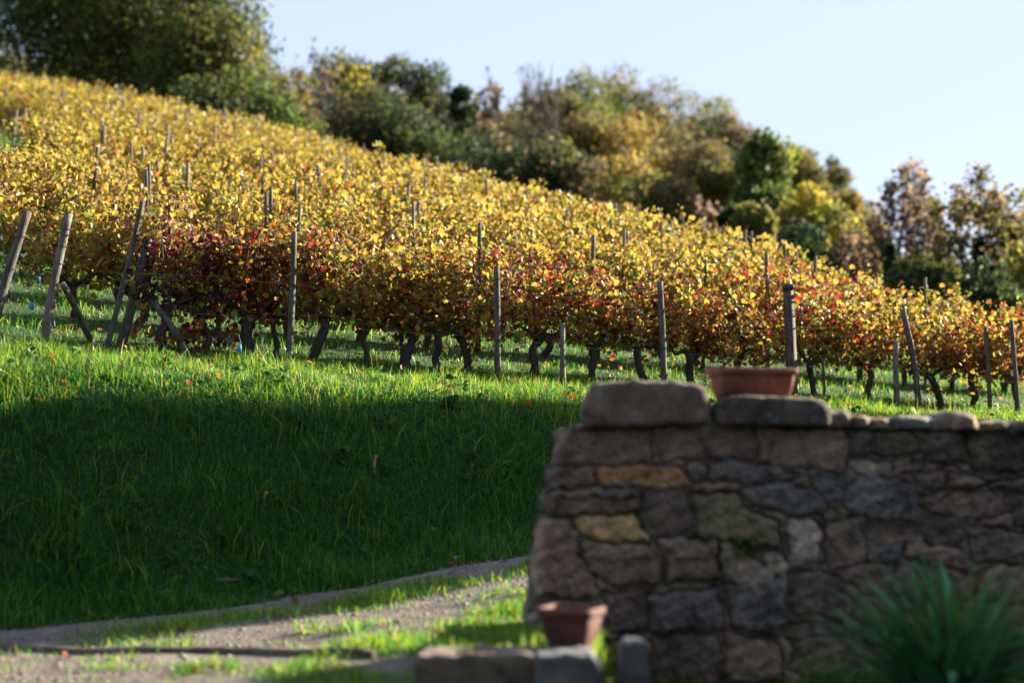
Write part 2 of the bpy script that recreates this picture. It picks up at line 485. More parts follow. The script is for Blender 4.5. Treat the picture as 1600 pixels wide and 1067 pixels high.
r = np.random.default_rng(3)
LY = [660, 672, 722, 740, 775, 806, 815, 870, 930, 985, 1067, 1200]
LXp = [878, 876, 868, 858, 852, 850, 845, 835, 830, 822, 814, 800]
TXp = [860, 876, 1000, 1105, 1180, 1320, 1600, 2100]
TYp = [670, 669, 662, 659, 664, 668, 668, 682]
nr_, nc = 190, 420
tt, ss = np.meshgrid(np.linspace(0, 1, nr_), np.linspace(0, 1, nc) ** 1.15, indexing='ij')
pxg = 850 + (2100 - 850) * ss
topy = np.interp(pxg, TXp, TYp)
pyg = topy + (1190 - topy) * tt
lx = np.interp(pyg, LY, LXp)
pxg = lx + (2100 - lx) * ss
warp = np.stack([pxg + 2.2 * np.sin(pyg * .11 + pxg * .05) + 1.4 * np.sin(pyg * .29), pyg + 2.0 * np.sin(pxg * .09) + 1.3 * np.sin(pxg * .23 + pyg * .1)], -1).reshape(-1, 2)
best = np.full(len(warp), -1e9); sid = np.zeros(len(warp), int)
for i, (_, poly) in enumerate(STONES):
    poly = np.array(poly, float)
    m_ = (warp[:, 0] > poly[:, 0].min() - 60) & (warp[:, 0] < poly[:, 0].max() + 60) & (warp[:, 1] > poly[:, 1].min() - 60) & (warp[:, 1] < poly[:, 1].max() + 60)
    dd = np.full(len(warp), -60.); dd[m_] = poly_sdf(warp[m_], poly)
    b_ = dd > best; best[b_] = dd[b_]; sid[b_] = i
seeds = []
for yy in np.arange(690, 1210, 56):
    off = r.uniform(0, 100)
    for xx in np.arange(800 + off, 2140, 118):
        seeds.append((xx + r.uniform(-36, 36), yy + r.uniform(-15, 15)))
seeds = np.array(seeds) * (.55, 1.)
d1 = np.full(len(warp), 1e9); d2 = d1.copy(); s1 = np.zeros(len(warp), int)
for i, s_ in enumerate(seeds):
    d = np.hypot(warp[:, 0] * .55 - s_[0], warp[:, 1] - s_[1])
    new = d < d1
    d2 = np.where(new, d1, np.minimum(d2, d)); s1[new] = i; d1 = np.where(new, d, d1)
fall = np.minimum((d2 - d1) / 2 - 1.2, -best - 2.5)
use = fall > best
dist = np.where(use, fall, best)
cid = np.where(use, 1000 + s1, sid)
dm = dist * .0046
hgt = .030 * (1 - np.exp(-np.maximum(dm, 0) / .008)) - .006 * (dist < 0)
tilt = r.normal(size=(1000 + len(seeds), 3))
hgt += np.where(dist > 0, .016 * tilt[cid, 2] + (.0016 * tilt[cid, 1]) * (warp[:, 1] % 97) * .12, 0) * (1 - np.exp(-np.maximum(dm, 0) / .02))
hgt += .010 * np.sin(warp[:, 0] * .13 + warp[:, 1] * .07) * np.sin(warp[:, 1] * .17 - warp[:, 0] * .04) + .007 * np.sin(warp[:, 0] * .31 + 2 * np.sin(warp[:, 1] * .13)) * np.sin(warp[:, 1] * .37) + .005 * r.normal(size=len(warp))
PK = list(PAL)
colr = np.zeros((len(warp), 3))
scol = np.array([PAL[c] for c, _ in STONES])
vcol = np.array([PAL[r.choice(list('ggddkkbme'))] for _ in seeds])
colr = np.where(use[:, None], vcol[np.clip(cid - 1000, 0, len(seeds) - 1)], scol[np.clip(sid, 0, len(scol) - 1)])
colr = colr * (1 + .10 * tilt[cid, 0])[:, None]
mort = np.clip(1 - dist / 1.5, 0, 1)[:, None]
colr = colr * (1 - mort) + np.array((.17, .148, .128)) * mort
mossk = (np.exp(-((warp[:, 1] - 672) / 16) ** 2) * np.clip((warp[:, 0] - 1420) / 40, 0, 1) * (.5 + .5 * np.sin(warp[:, 0] * .08)))[:, None]
colr = colr * (1 - mossk) + np.array((.035, .06, .012)) * mossk
edge_in = np.clip((ss.ravel() * 1250) / 14, 0, 1)
hgt = hgt - .10 * (1 - np.sqrt(edge_in))
W = np.array([wall_pt(a, b) for a, b in zip(pxg.ravel(), pyg.ravel())]) + hgt[:, None] * WN
back = np.array([.03, .62, .0])
# front sheet, then the same outline carried back for top, left end and rear
ii = (np.arange(nr_ - 1)[:, None] * nc + np.arange(nc - 1)[None]).ravel()
fq = np.stack([ii, ii + nc, ii + nc + 1, ii + 1], -1)
border = list(range(0, nc)) + [k * nc + nc - 1 for k in range(1, nr_)] + [(nr_ - 1) * nc + k for k in range(nc - 2, -1, -1)] + [k * nc for k in range(nr_ - 2, 0, -1)]
B = np.array(border); nb = len(B)
verts = [W]; cols_ = [colr]; faces = [fq.ravel()]; loops = [np.full(len(fq), 4)]
prev = B; base = len(W)
for t_ in (.08, .25, .45, .65, .85, 1.0):
    jit = r.normal(size=(nb, 3)) * .012
    if t_ < 1: jit += .02 * np.sin(np.arange(nb) * .35 + t_ * 9)[:, None] * np.array([1, 0, 1])
    ring = W[B] + back * t_ + jit
    verts.append(ring); cols_.append(np.where(r.random((nb, 1)) < .5, colr[B] * .9, colr[B] * .7) + .02)
    idx = base + np.arange(nb)
    qq = np.stack([prev, np.roll(prev, -1), np.roll(idx, -1), idx], -1)
    faces.append(qq.ravel()); loops.append(np.full(nb, 4)); prev = idx; base += nb
faces.append(prev[::-1]); loops.append(np.array([nb]))
me = mesh_np('stone_wall', np.concatenate(verts), np.concatenate(faces), np.concatenate(loops), M_STONE, np.concatenate(cols_))
wall = bpy.data.objects.new('stone_wall', me); COL.objects.link(wall)
tag(wall, 'rough mortared sandstone wall with a leaning left end, below the capping stones', 'wall')

def outline_rock(name, poly, yfront, thick, col, bev=.03, mat=None, parent=None, dome=.012, seed=1, nres=72, taper=.94, shear=0.):
    """a block whose front outline is given in photo pixels at distance yfront; real thickness behind it"""
    rr = np.random.default_rng(seed)
    P = np.array(poly, float)
    # resample with softly rounded corners
    Q = np.vstack([P, P[:1]]); L = np.concatenate([[0], np.cumsum(np.hypot(*np.diff(Q, axis=0).T))])
    t = np.linspace(0, L[-1], nres, endpoint=False)
    R = np.stack([np.interp(t, L, Q[:, 0]), np.interp(t, L, Q[:, 1])], -1)
    for _ in range(1): R = (np.roll(R, 1, 0) + 2 * R + np.roll(R, -1, 0)) / 4
    yf = yfront if callable(yfront) else (lambda a, b: at(a, b, yfront))
    pts = np.array([yf(a, b) for a, b in R])
    c = pts.mean(0)
    size = np.ptp(pts, axis=0)
    sc = min(size[0], size[2])
    kb = bev / max(sc, .05) * 2
    rings = []
    for s_, dy in ((.02, -dome), (.35, -dome), (.7, -dome * .8), (1 - kb, -dome * .5), (1 - kb * .35, bev * .35), (1, bev), (1.0, thick * .35), (1, thick * .7), (taper, thick), (.5, thick + dome), (.02, thick + dome)):
        ring = c + (pts - c) * s_ + np.array([shear * dy, dy, 0])
        n1 = np.array([[math.sin(x * 17 + z * 9 + seed) + .7 * math.sin(z * 31 - x * 13 + dy * 11), math.sin(x * 11 - z * 23 + dy * 9 + seed), math.sin(x * 21 + dy * 15 + seed * 2) + .6 * math.sin(x * 43 + dy * 7)] for x, y, z in ring])
        rings.append(ring + n1 * np.array([1, .25, .8]) * .0075 * sc / .3 * (0 if s_ < .8 else 1) + (0 if s_ < .8 else 1) * rr.normal(size=ring.shape) * .0025)
    V_ = np.concatenate(rings); k = len(rings); n = nres
    i = np.arange(k - 1)[:, None] * n; j = np.arange(n)[None]; j2 = (j + 1) % n
    q_ = np.stack([i + j, i + n + j, i + n + j2, i + j2], -1).reshape(-1)
    f = list(q_) + list(range(n)) + list(((k - 1) * n + np.arange(n))[::-1])
    l = [4] * ((k - 1) * n) + [n, n]
    mb = MB(); mb.add(V_, f, l, col)
    mb.c[0] = mb.c[0] * (1 + .18 * np.sin(V_[:, 0] * 9 + V_[:, 2] * 14 + seed))[:, None]
    return mb.build(name, mat or M_ROCK, parent)

wallY = lambda off: (lambda a, b: wall_pt(a, b, off))
o = outline_rock('capstone', [(905, 661), (902, 650), (907, 628), (921, 605), (938, 599), (1000, 597), (1060, 599), (1086, 602), (1099, 612), (1104, 640), (1102, 664), (1020, 667), (904, 671)], wallY(.10), .5, tuple(.62 * c_ for c_ in PAL['g']), bev=.016, seed=4)
tag(o, 'long rounded grey brown capstone on the wall top, left of the planter', 'stone')
o = outline_rock('capstone', [(1110, 634), (1125, 624), (1160, 620), (1200, 622), (1250, 624), (1280, 630), (1290, 645), (1288, 669), (1200, 668), (1165, 668), (1112, 666)], wallY(.12), .55, tuple(.62 * c_ for c_ in PAL['d']), bev=.016, seed=5)
tag(o, 'flat dark capstone slab under the terracotta window planter', 'stone')
cop = [([(1287, 648), (1318, 644), (1327, 654), (1326, 668), (1288, 668)], 'd', 'small dark coping stone touching the right end of the planter slab'),
       ([(1327, 656), (1342, 652), (1356, 656), (1357, 669), (1327, 669)], 'g', 'small square brown coping stone, second to the right of the planter slab'),
       ([(1357, 659), (1376, 656), (1388, 660), (1388, 670), (1357, 670)], 'g', 'low tan coping stone between the square brown one and the wide flat one'),
       ([(1388, 657), (1412, 653), (1446, 655), (1463, 663), (1462, 671), (1389, 671)], 'b', 'wide flat grey coping stone left of the tallest round coping stone'),
       ([(1453, 664), (1464, 651), (1480, 647), (1503, 648), (1521, 655), (1524, 670), (1455, 671)], 'd', 'tallest rounded dark coping stone with a bright upper rim'),
       ([(1479, 668), (1484, 655), (1500, 651), (1516, 657), (1520, 672), (1482, 673)], 'g', 'small round grey stone leaning on the front of the tallest coping stone'),
       ([(1526, 664), (1545, 663), (1560, 660), (1572, 662), (1574, 672), (1526, 673)], 'm', 'jagged dark mossy coping stone right of the tallest round one'),
       ([(1574, 665), (1590, 662), (1640, 663), (1660, 668), (1660, 676), (1574, 675)], 'd', 'flat dark coping stone cut by the right edge of the photo')]
for i, (poly, c, lab) in enumerate(cop):
    poly = [(a_, b_ - 3.5 if b_ < 666 else b_ + 3) for a_, b_ in poly]
    o = outline_rock('coping_stone', poly, wallY(.05 if i != 5 else .10), .38 if i != 5 else .16, PAL[c], bev=.02, seed=11 + i, nres=44)
    tag(o, lab, 'stone', 'coping stones along the wall top')
low = [([(646, 1120), (645, 1034), (655, 1026), (700, 1023), (760, 1021), (828, 1020), (836, 1025), (836, 1120)], 8.5, .42, 'd', 'dark long kerb block at the bottom edge, left of the pale block'),
       ([(838, 1120), (834, 1036), (842, 1024), (925, 1022), (938, 1030), (952, 1120)], 8.45, .42, 'p', 'pale grey kerb block below the square terracotta pot'),
       ([(966, 1120), (969, 1008), (975, 1001), (1008, 1002), (1015, 1007), (1018, 1120)], 8.6, .22, 'p', 'narrow upright pale slab right of the pale kerb block')]
for i, (poly, yf, th, c, lab) in enumerate(low):
    col = PAL[c] if c != 'p' else (.19, .20, .20)
    o = outline_rock('kerb_block', poly, yf, th, col, bev=.014, dome=.005, seed=31 + i, nres=110)
    tag(o, lab, 'stone', 'kerb blocks in front of the wall')

# ---------------------------------------------------------------- planters
def frame_box(mb, w0, d0, w1, d1, z0, z1, nseg, col, flip=False, rnd=.12):
    pass
def rounded_rect(w, d, rr_, n=5):
    out = []
    for cx, cy, a0 in ((w / 2 - rr_, d / 2 - rr_, 0), (-w / 2 + rr_, d / 2 - rr_, 90), (-w / 2 + rr_, -d / 2 + rr_, 180), (w / 2 - rr_, -d / 2 + rr_, 270)):
        for k in range(n):
            a = rad(a0 + 90 * k / (n - 1)); out.append((cx + rr_ * math.cos(a), cy + rr_ * math.sin(a)))
    return np.array(out)
def loft(mb, sections, col, cap0=True, cap1=True):
    n = len(sections[0]); V_ = np.concatenate(sections); k = len(sections)
    i = np.arange(k - 1)[:, None] * n; j = np.arange(n)[None]; j2 = (j + 1) % n
    f = list(np.stack([i + j, i + j2, i + n + j2, i + n + j], -1).reshape(-1)); l = [4] * ((k - 1) * n)
    if cap0: f += list(range(n))[::-1]; l += [n]
    if cap1: f += list((k - 1) * n + np.arange(n)); l += [n]
    mb.add(V_, f, l, col)
def pot(name, base, rz, w, d, h, taper, rim_h, rim_o, col, rr_=.03):
    root = empty(name, base, rz)
    def sec(sw, z, inset=0., rnd=rr_):
        p = rounded_rect(w * sw - inset * 2, d * (1 - (1 - sw) * w / d * .8) - inset * 2, max(rnd, .004)); return np.column_stack([p, np.full(len(p), z)])
    mb = MB()
    zr = h - rim_h
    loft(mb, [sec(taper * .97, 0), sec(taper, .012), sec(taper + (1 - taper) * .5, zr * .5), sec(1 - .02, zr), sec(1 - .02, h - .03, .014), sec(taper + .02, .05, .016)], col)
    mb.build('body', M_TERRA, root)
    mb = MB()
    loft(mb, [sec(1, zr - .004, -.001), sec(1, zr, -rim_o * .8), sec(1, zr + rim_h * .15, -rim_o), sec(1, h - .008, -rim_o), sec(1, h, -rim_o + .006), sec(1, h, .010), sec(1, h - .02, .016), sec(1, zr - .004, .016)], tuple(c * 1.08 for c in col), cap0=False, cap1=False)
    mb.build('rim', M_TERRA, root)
    mb = MB()
    loft(mb, [sec(.97, h * .66, .022), sec(.97, h * .70, .022)], (.035, .026, .02))
    mb.build('soil', M_PLAIN, root)
    return root
b = wall_pt(1182, 622, 0)
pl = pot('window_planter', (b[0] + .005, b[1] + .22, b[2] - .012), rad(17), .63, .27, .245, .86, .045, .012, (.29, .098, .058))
tag(pl, 'long rectangular terracotta window planter on a flat slab of the wall top', 'planter')
b = at(893, 1010, 8.95)
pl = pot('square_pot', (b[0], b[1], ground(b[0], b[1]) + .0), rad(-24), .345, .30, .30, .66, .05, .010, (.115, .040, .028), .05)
tag(pl, 'small square terracotta pot on the ground at the foot of the wall end', 'pot')

# ---------------------------------------------------------------- spiky clump, wall fern, yellow flower
r = np.random.default_rng(12)
def strap_leaf(mb, base, az, length, width, elev, droop, col, n=10):
    t = np.linspace(0, 1, n)
    el = elev - droop * t ** 1.6
    ds = length / (n - 1)
    x = np.concatenate([[0], np.cumsum(np.cos(el[:-1]) * ds)]); z = np.concatenate([[0], np.cumsum(np.sin(el[:-1]) * ds)])
    h = np.array([math.cos(az), math.sin(az), 0]); s = np.array([-math.sin(az), math.cos(az), 0])
    mid = base + x[:, None] * h + z[:, None] * np.array([0, 0, 1])
    wd = width * np.minimum(1, .55 + 1.6 * t) * np.sqrt(np.clip(1 - t ** 3, 0, 1)); wd[-1] = .002
    nup = -np.sin(el)[:, None] * h + np.cos(el)[:, None] * np.array([0, 0, 1])
    L_ = mid - s * wd[:, None] / 2 + nup * (wd * .22)[:, None]; R_ = mid + s * wd[:, None] / 2 + nup * (wd * .22)[:, None]
    V_ = np.concatenate([L_, mid, R_]); i = np.arange(n - 1)
    f = np.concatenate([np.stack([i, i + n, i + n + 1, i + 1], -1).ravel(), np.stack([i + n, i + 2 * n, i + 2 * n + 1, i + n + 1], -1).ravel()])
    mb.add(V_, f, [4] * (2 * (n - 1)), col)
c0 = at(1485, 1120, 9.0)
c0[2] = ground(c0[0], c0[1])
mb = MB()
for k in range(330):
    az = r.uniform(0, 2 * math.pi); ln = r.uniform(.55, 1.25)
    b_ = c0 + np.array([r.normal() * .10, r.normal() * .08, 0])
    g_ = r.uniform(.7, 1.25)
    col = np.array((.085, .25, .10)) * g_ if r.random() < .75 else np.array((.14, .25, .06)) * g_
    if r.random() < .07: col = np.array((.16, .12, .06)) * g_
    strap_leaf(mb, b_, az, ln, r.uniform(.032, .062), rad(r.uniform(32, 86)), rad(r.uniform(10, 85)), col)
o = mb.build('strap_leaf_plant', M_PLANT)
tag(o, 'big clump of long pointed green strap leaves in front of the wall', 'plant')
mb = MB()
b_ = wall_pt(1165, 862, .03)
for k in range(34):
    strap_leaf(mb, b_ + r.normal(size=3) * .02, rad(r.uniform(180, 360)), r.uniform(.10, .24), r.uniform(.014, .03), rad(r.uniform(0, 70)), rad(r.uniform(40, 120)), np.array((.05, .14, .035)) * r.uniform(.7, 1.3), 6)
o = mb.build('wall_fern', M_PLANT); tag(o, 'small green weed growing out of a joint in the wall face', 'plant')
mb = MB(); b_ = wall_pt(1531, 664, -.12)
for k in range(26):
    strap_leaf(mb, b_ + r.normal(size=3) * .02, r.uniform(0, 6.28), r.uniform(.05, .10), .012, rad(r.uniform(40, 85)), rad(r.uniform(20, 80)), (.13, .2, .03), 5)
o = mb.build('flowering_weed', M_PLANT)
mb = MB(); P_ = b_ + np.column_stack([r.normal(size=60) * .022, r.normal(size=60) * .022, .065 + r.normal(size=60) * .022])
add_leaves(mb, LEAF_QUAD, P_, .022, np.tile((.75, .55, .02), (60, 1)), r)
f_ = mb.build('blossom', M_PLANT, o)
tag(o, 'small yellow flowering weed on the wall top beside the tallest coping stone', 'plant')

# ---------------------------------------------------------------- grass
def blades(name, U, V, h, wd, r, cols, lean=.8, mat=M_GRASS):
    X, Y = xy(U, V); Z = ground(X, Y)
    n = len(U)
    base = np.column_stack([X, Y, Z - .01])
    az = r.uniform(0, 2 * math.pi, n)
    d = np.column_stack([np.cos(az), np.sin(az), np.zeros(n)])
    az2 = r.uniform(0, 2 * math.pi, n)
    s = np.column_stack([np.cos(az2), np.sin(az2), np.zeros(n)])
    ln = np.abs(r.normal(size=n)) * lean
    up = np.array([0, 0, 1.])
    V_ = np.zeros((n, 7, 3))
    for k, (t, wf) in enumerate(((0, 1), (.4, .85), (.75, .55), (1, 0))):
        c = base + (h * t * (1 - .25 * np.minimum(ln, 1.6) * t))[:, None] * up + (h * ln * t ** 2)[:, None] * d
        if k < 3:
            V_[:, 2 * k] = c - s * (wd * wf / 2)[:, None]; V_[:, 2 * k + 1] = c + s * (wd * wf / 2)[:, None]
        else: V_[:, 6] = c
    f = np.array([0, 1, 3, 2, 2, 3, 5, 4, 4, 5, 6])[None] + (np.arange(n) * 7)[:, None]
    C_ = np.repeat(cols, 7, axis=0)
    me = mesh_np(name, V_.reshape(-1, 3), f.ravel(), np.tile([4, 4, 3], n), mat, C_)
    o = bpy.data.objects.new(name, me); COL.objects.link(o); kind(o, 'stuff'); return o
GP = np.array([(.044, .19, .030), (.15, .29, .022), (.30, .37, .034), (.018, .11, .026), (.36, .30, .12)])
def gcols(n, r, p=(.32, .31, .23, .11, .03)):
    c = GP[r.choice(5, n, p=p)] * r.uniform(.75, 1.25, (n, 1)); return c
def scatter(u0, u1, v0, v1, dens, r, keep=None):
    n = int((u1 - u0) * (v1 - v0) * dens)
    U = r.uniform(u0, u1, n); V = r.uniform(v0, v1, n)
    x, y = xy(U, V); px = 800 + F * x / y
    k = (px > -140) & (px < 1740)
    if keep is not None: k &= r.random(n) < keep(U, V)
    return U[k], V[k]
r = np.random.default_rng(21)
def clump(U, V, s=1.6, seed=0.): return np.clip(.5 + .5 * pnoise(U, V, s, seed), 0, 1)
parts_u, parts_v, parts_h, parts_w = [], [], [], []
def push(U, V, h, wd):
    parts_u.append(U); parts_v.append(V); parts_h.append(h); parts_w.append(wd)
U, V = scatter(-1, 19, 15.2, 18.4, 1000, r)
push(U, V, (.05 + .17 * clump(U, V, 2.1)) * r.uniform(.6, 1.5, len(U)) * np.clip(1.15 - .55 * (V - 16.9), .55, 1), r.uniform(.005, .011, len(U)))
U, V = scatter(-1, 19, 15.2, 17.4, 16, r)
push(U, V, r.uniform(.22, .40, len(U)), r.uniform(.006, .010, len(U)))
U, V = scatter(-1, 13, 13.5, 15.2, 900, r, lambda u, v: np.clip((v - 13.45) / .35 + .15 * pnoise(u, v, 4), .0, 1))
push(U, V, (.10 + .25 * clump(U, V, 1.7, 1.)) * r.uniform(.6, 1.4, len(U)) * np.clip(.3 + (V - 13.5) / .5, .3, 1), r.uniform(.006, .013, len(U)))
U, V = scatter(-1, 13, 13.9, 16.0, 70, r)
push(U, V, r.uniform(.25, .50, len(U)), r.uniform(.008, .014, len(U)))
U_ = np.concatenate(parts_u); V_ = np.concatenate(parts_v)
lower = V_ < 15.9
cb_ = gcols(len(U_), r, (.26, .32, .33, .06, .03)) * 1.06; cb_[lower] = gcols(int(lower.sum()), r, (.46, .24, .06, .235, .005))  # crest blades tinted brighter and yellower for sunlight, lower bank greener for shade
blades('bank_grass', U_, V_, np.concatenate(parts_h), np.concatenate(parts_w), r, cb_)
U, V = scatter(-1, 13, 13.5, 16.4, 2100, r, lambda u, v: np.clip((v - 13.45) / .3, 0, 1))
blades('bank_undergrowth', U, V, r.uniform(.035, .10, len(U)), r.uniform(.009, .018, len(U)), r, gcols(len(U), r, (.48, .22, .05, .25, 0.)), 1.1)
U, V = scatter(-2, 26, 18.4, 24.5, 330, r)
blades('vineyard_grass', U, V, (.04 + .12 * clump(U, V, 1.9)) * r.uniform(.6, 1.5, len(U)), r.uniform(.008, .014, len(U)), r, gcols(len(U), r))
# bare, deeper grass in the headland at the upper left
U, V = scatter(-6, 8, 27, 52, 60, r, lambda u, v: (800 + F * xy(u, v)[0] / xy(u, v)[1] < 110) * 1.)
blades('headland_grass', U, V, r.uniform(.12, .4, len(U)), r.uniform(.015, .03, len(U)), r, gcols(len(U), r))
# verge, median and yard: short turf with bare gravel ruts between
def turf_keep(u, v):
    n = pnoise(u, v, 2.6, 2.) * .22 + pnoise(u, v, 6.5, .4) * .14
    hi = 12.80 - .16 * np.maximum(u - 4.2, 0)
    med = np.exp(-((v - hi + .16) / .28) ** 2) * 1.6 * smooth((u - 1.3) / .8)                   # strip along the far rut
    near = smooth((10.6 + .36 * np.maximum(u - 2.4, 0) - v + n * 2.0) / .6) * smooth((u - 1.4 + n * 2.) / 1.2)   # green towards the wall
    patch = np.clip(n * 2.6 - .1, 0, 1) * (v < hi - .4) * .7
    return np.clip(med * (1 + n * 1.5) * 1.1 + near + patch, 0, 1)
U, V = scatter(-3, 9, 7.4, 13.2, 2000, r, turf_keep)
k = clump(U, V, 3.1, 2.)
c = gcols(len(U), r, (.25, .35, .30, .07, .03))
blades('verge_grass', U, V, (.03 + .10 * k) * r.uniform(.6, 1.5, len(U)), r.uniform(.007, .014, len(U)), r, c * 1.2, .8)
# weeds on the raised bed round the pot and at the wall foot
n = 4200
X = r.uniform(-.75, .62, n); Y = r.uniform(8.75, 10.4, n); U, V = uv(X, Y)
blades('bed_grass', U, V, r.uniform(.02, .075, n), r.uniform(.006, .012, n), r, gcols(n, r), .8)

# loose pebbles on the track
n = 5200
U = r.uniform(-3, 9, n); V = r.uniform(8.2, 13.75, n)
X, Y = xy(U, V); k = (turf_keep(U, V) < .4) & (np.abs(X / Y) < .42); X, Y = X[k], Y[k]; n = len(X)
ico = np.array([(0, 0, 1), (.89, 0, .45), (.28, .85, .45), (-.72, .53, .45), (-.72, -.53, .45), (.28, -.85, .45), (0, 0, -.6)])
icf = [0, 1, 2, 0, 2, 3, 0, 3, 4, 0, 4, 5, 0, 5, 1, 6, 2, 1, 6, 3, 2, 6, 4, 3, 6, 5, 4, 6, 1, 5]
sz = .008 + .022 * r.random(n) ** 3
Vv = ico[None] * sz[:, None, None] * r.uniform(.6, 1.3, (n, 7, 1)) * np.array([1.2, 1, .7]) + np.column_stack([X, Y, ground(X, Y) + .018])[:, None]
cc = np.repeat((np.array([(.22, .19, .165), (.32, .285, .25), (.15, .13, .115), (.24, .18, .14)])[r.integers(0, 4, n)]) * r.uniform(.8, 1.2, (n, 1)), 7, 0)
me = mesh_np('pebbles', Vv.reshape(-1, 3), (np.array(icf)[None] + (np.arange(n) * 7)[:, None]).ravel(), np.full(n * 10, 3), M_PLAIN, cc)
o = bpy.data.objects.new('pebbles', me); COL.objects.link(o); kind(o, 'stuff')

# low timber edging across the track and stray stones at the foot of the bank
pts = [(-90, 1014), (60, 1020), (200, 1023), (340, 1023), (470, 1027), (585, 1029)]
L_ = [ground_hit(a, b) for a, b in pts]
mb = MB(); L_ = spline(L_, 26); L_[:, 2] = ground(L_[:, 0], L_[:, 1]) + .012
add_tube(mb, L_, .055, 8, .08)
o = mb.build('timber_edging', M_TIMBER); tag(o, 'long low weathered timber edging lying across the gravel in the lower left', 'edging')
for i, (a, b, sw, sh, col, lab) in enumerate([(715, 873, 16, 9, (.5, .5, .5), 'pale stone at the foot of the bank nearest the wall'), (678, 862, 11, 8, (.42, .42, .42), 'small pale stone left of the palest stone below the bank'),
        (468, 893, 12, 14, (.36, .38, .40), 'upright grey stone at the foot of the bank, mid left'), (352, 907, 50, 8, (.13, .12, .11), 'long flat grey stone half hidden in the foot of the bank'),
        (258, 927, 22, 12, (.12, .12, .12), 'dark stone left of the long flat stone under the bank')]):
    p_ = ground_hit(a, b + sh * .6)
    Yp = p_[1]
    poly = [(a + sw / 2 * math.cos(t) * (1 + .15 * math.sin(3 * t + i)), b + sh / 2 * math.sin(t)) for t in np.linspace(0, 6.28, 14)[:-1]]
    o = outline_rock('stray_stone', poly, Yp, .10 + sw * .002, col, bev=.012, seed=51 + i, nres=26); tag(o, lab, 'stone', 'stray stones below the bank')
for a, b0, b1, lab in ((586, 742, 711, 'taller dry tan stalk standing in the middle of the shaded bank'), (415, 785, 768, 'shorter dry stalk on the shaded bank, left of the taller one')):
    p_ = ground_hit(a, b0 + 4); tip = at(a + 2, b1, p_[1]); mid = at(a - 1, (b0 + b1) / 2, p_[1])
    mb = MB(); add_tube(mb, spline([p_ - np.array([0, 0, .05]), mid, tip], 8), np.linspace(.012, .02, 8), 6, .1, col=(.45, .27, .16))
    o = mb.build('dry_stalk', M_PLAIN); tag(o, lab, 'stalk', 'dry stalks on the bank')

U, V = scatter(0, 18, 9.5, 19.5, 4.5, r, lambda u, v: np.where(v > 15.8, 1., .12))
X, Y = xy(U, V); n = len(X)
mb = MB(); add_leaves(mb, LEAF_MID, np.column_stack([X, Y, ground(X, Y) + r.uniform(.02, .14, n)]), r.uniform(.05, .10, n), np.array([(.42, .12, .03), (.40, .26, .04), (.22, .09, .04), (.30, .16, .07)])[r.integers(0, 4, n)] * r.uniform(.6, 1.1, (n, 1)), r, (0, 0, 1), 2.0)
o = mb.build('fallen_leaves', M_VINE); kind(o, 'stuff')
U, V = scatter(0, 13, 14.2, 17.0, 2.5, r)
n0 = len(U); k9 = 9
Uw = np.repeat(U, k9) + r.normal(size=n0 * k9) * .05; Vw = np.repeat(V, k9) + r.normal(size=n0 * k9) * .05
X, Y = xy(Uw, Vw)
mb = MB(); add_leaves(mb, LEAF_MID, np.column_stack([X, Y, ground(X, Y) + r.uniform(.04, .16, len(X))]), r.uniform(.05, .11, len(X)), np.array([(.05, .13, .025), (.035, .10, .025), (.09, .17, .03)])[r.integers(0, 3, len(X))], r, (0, 0, 1), .8)
o = mb.build('broad_weeds', M_GRASS); kind(o, 'stuff')

# ---------------------------------------------------------------- posts of the front row
def post_mesh(mb, p0, p1, r0, r1, sides=10, sq=False, seed=0):
    rr = np.random.default_rng(seed + 100)
    n = 12
    mid = (p0 + p1) / 2 + rr.normal(size=3) * .012
    pts = spline([p0, mid, p1], n)
    add_tube(mb, pts, np.linspace(r0, r1, n), 4 if sq else sides, .05 if not sq else .03, rr)
def front_post(name, foot_px, top_px, w_px, mat, label, brace=None, ties=(), sq=False, seed=0, sink=.15, ydrift=0., cap=None):
    g = ground_hit(*foot_px)
    D = (18.3 if 'half hidden' in label else 17.68) / (.9135 - .4067 * (foot_px[0] - 800) / F) if foot_px[0] > 400 else g[1] - .16
    g = at(foot_px[0], foot_px[1], D); g[2] = ground(g[0], g[1])
    top = at(top_px[0], top_px[1], g[1] + ydrift)
    root = empty(name, g)
    rad_ = w_px / F * g[1] / 2
    ax = top - g; ax /= np.linalg.norm(ax)
    mb = MB(); post_mesh(mb, -ax * sink, top - g, rad_ * 1.08 * (1.2 if sq else 1), rad_ * .9 * (1.2 if sq else 1), sq=sq, seed=seed)
    mb.build('shaft', mat, root)
    if brace:
        b0 = at(*brace[0], g[1] + .02); b1 = ground_hit(*brace[1])
        mb = MB(); post_mesh(mb, b0 - g, b1 - g - np.array([0, 0, .06]), rad_ * .72, rad_ * .8, seed=seed + 5); mb.build('brace', mat, root)
    for t in ties:
        c_ = (top - g) * t
        ring = [c_ + rad_ * 1.16 * (math.cos(a) * np.array([1, 0, .1]) + math.sin(a) * np.array([0, 1, .05])) for a in np.linspace(0, 2 * math.pi, 13)]
        mb = MB(); add_tube(mb, ring, .004, 5, col=(.03, .03, .03)); mb.build('wire_tie', M_PLAIN, root)
    if cap is not None:
        mb = MB(); c_ = (top - g); loft(mb, [np.column_stack([rounded_rect(rad_ * 2.1 * s, rad_ * 2.1 * s, .012, 3) + c_[:2], np.full(12, c_[2] + dz)]) for s, dz in ((1, -.07), (1.03, 0), (.7, .02))], (.03, .028, .026)); mb.build('cap', M_PLAIN, root)
    return tag(root, label, 'post', 'wooden posts of the front rows')
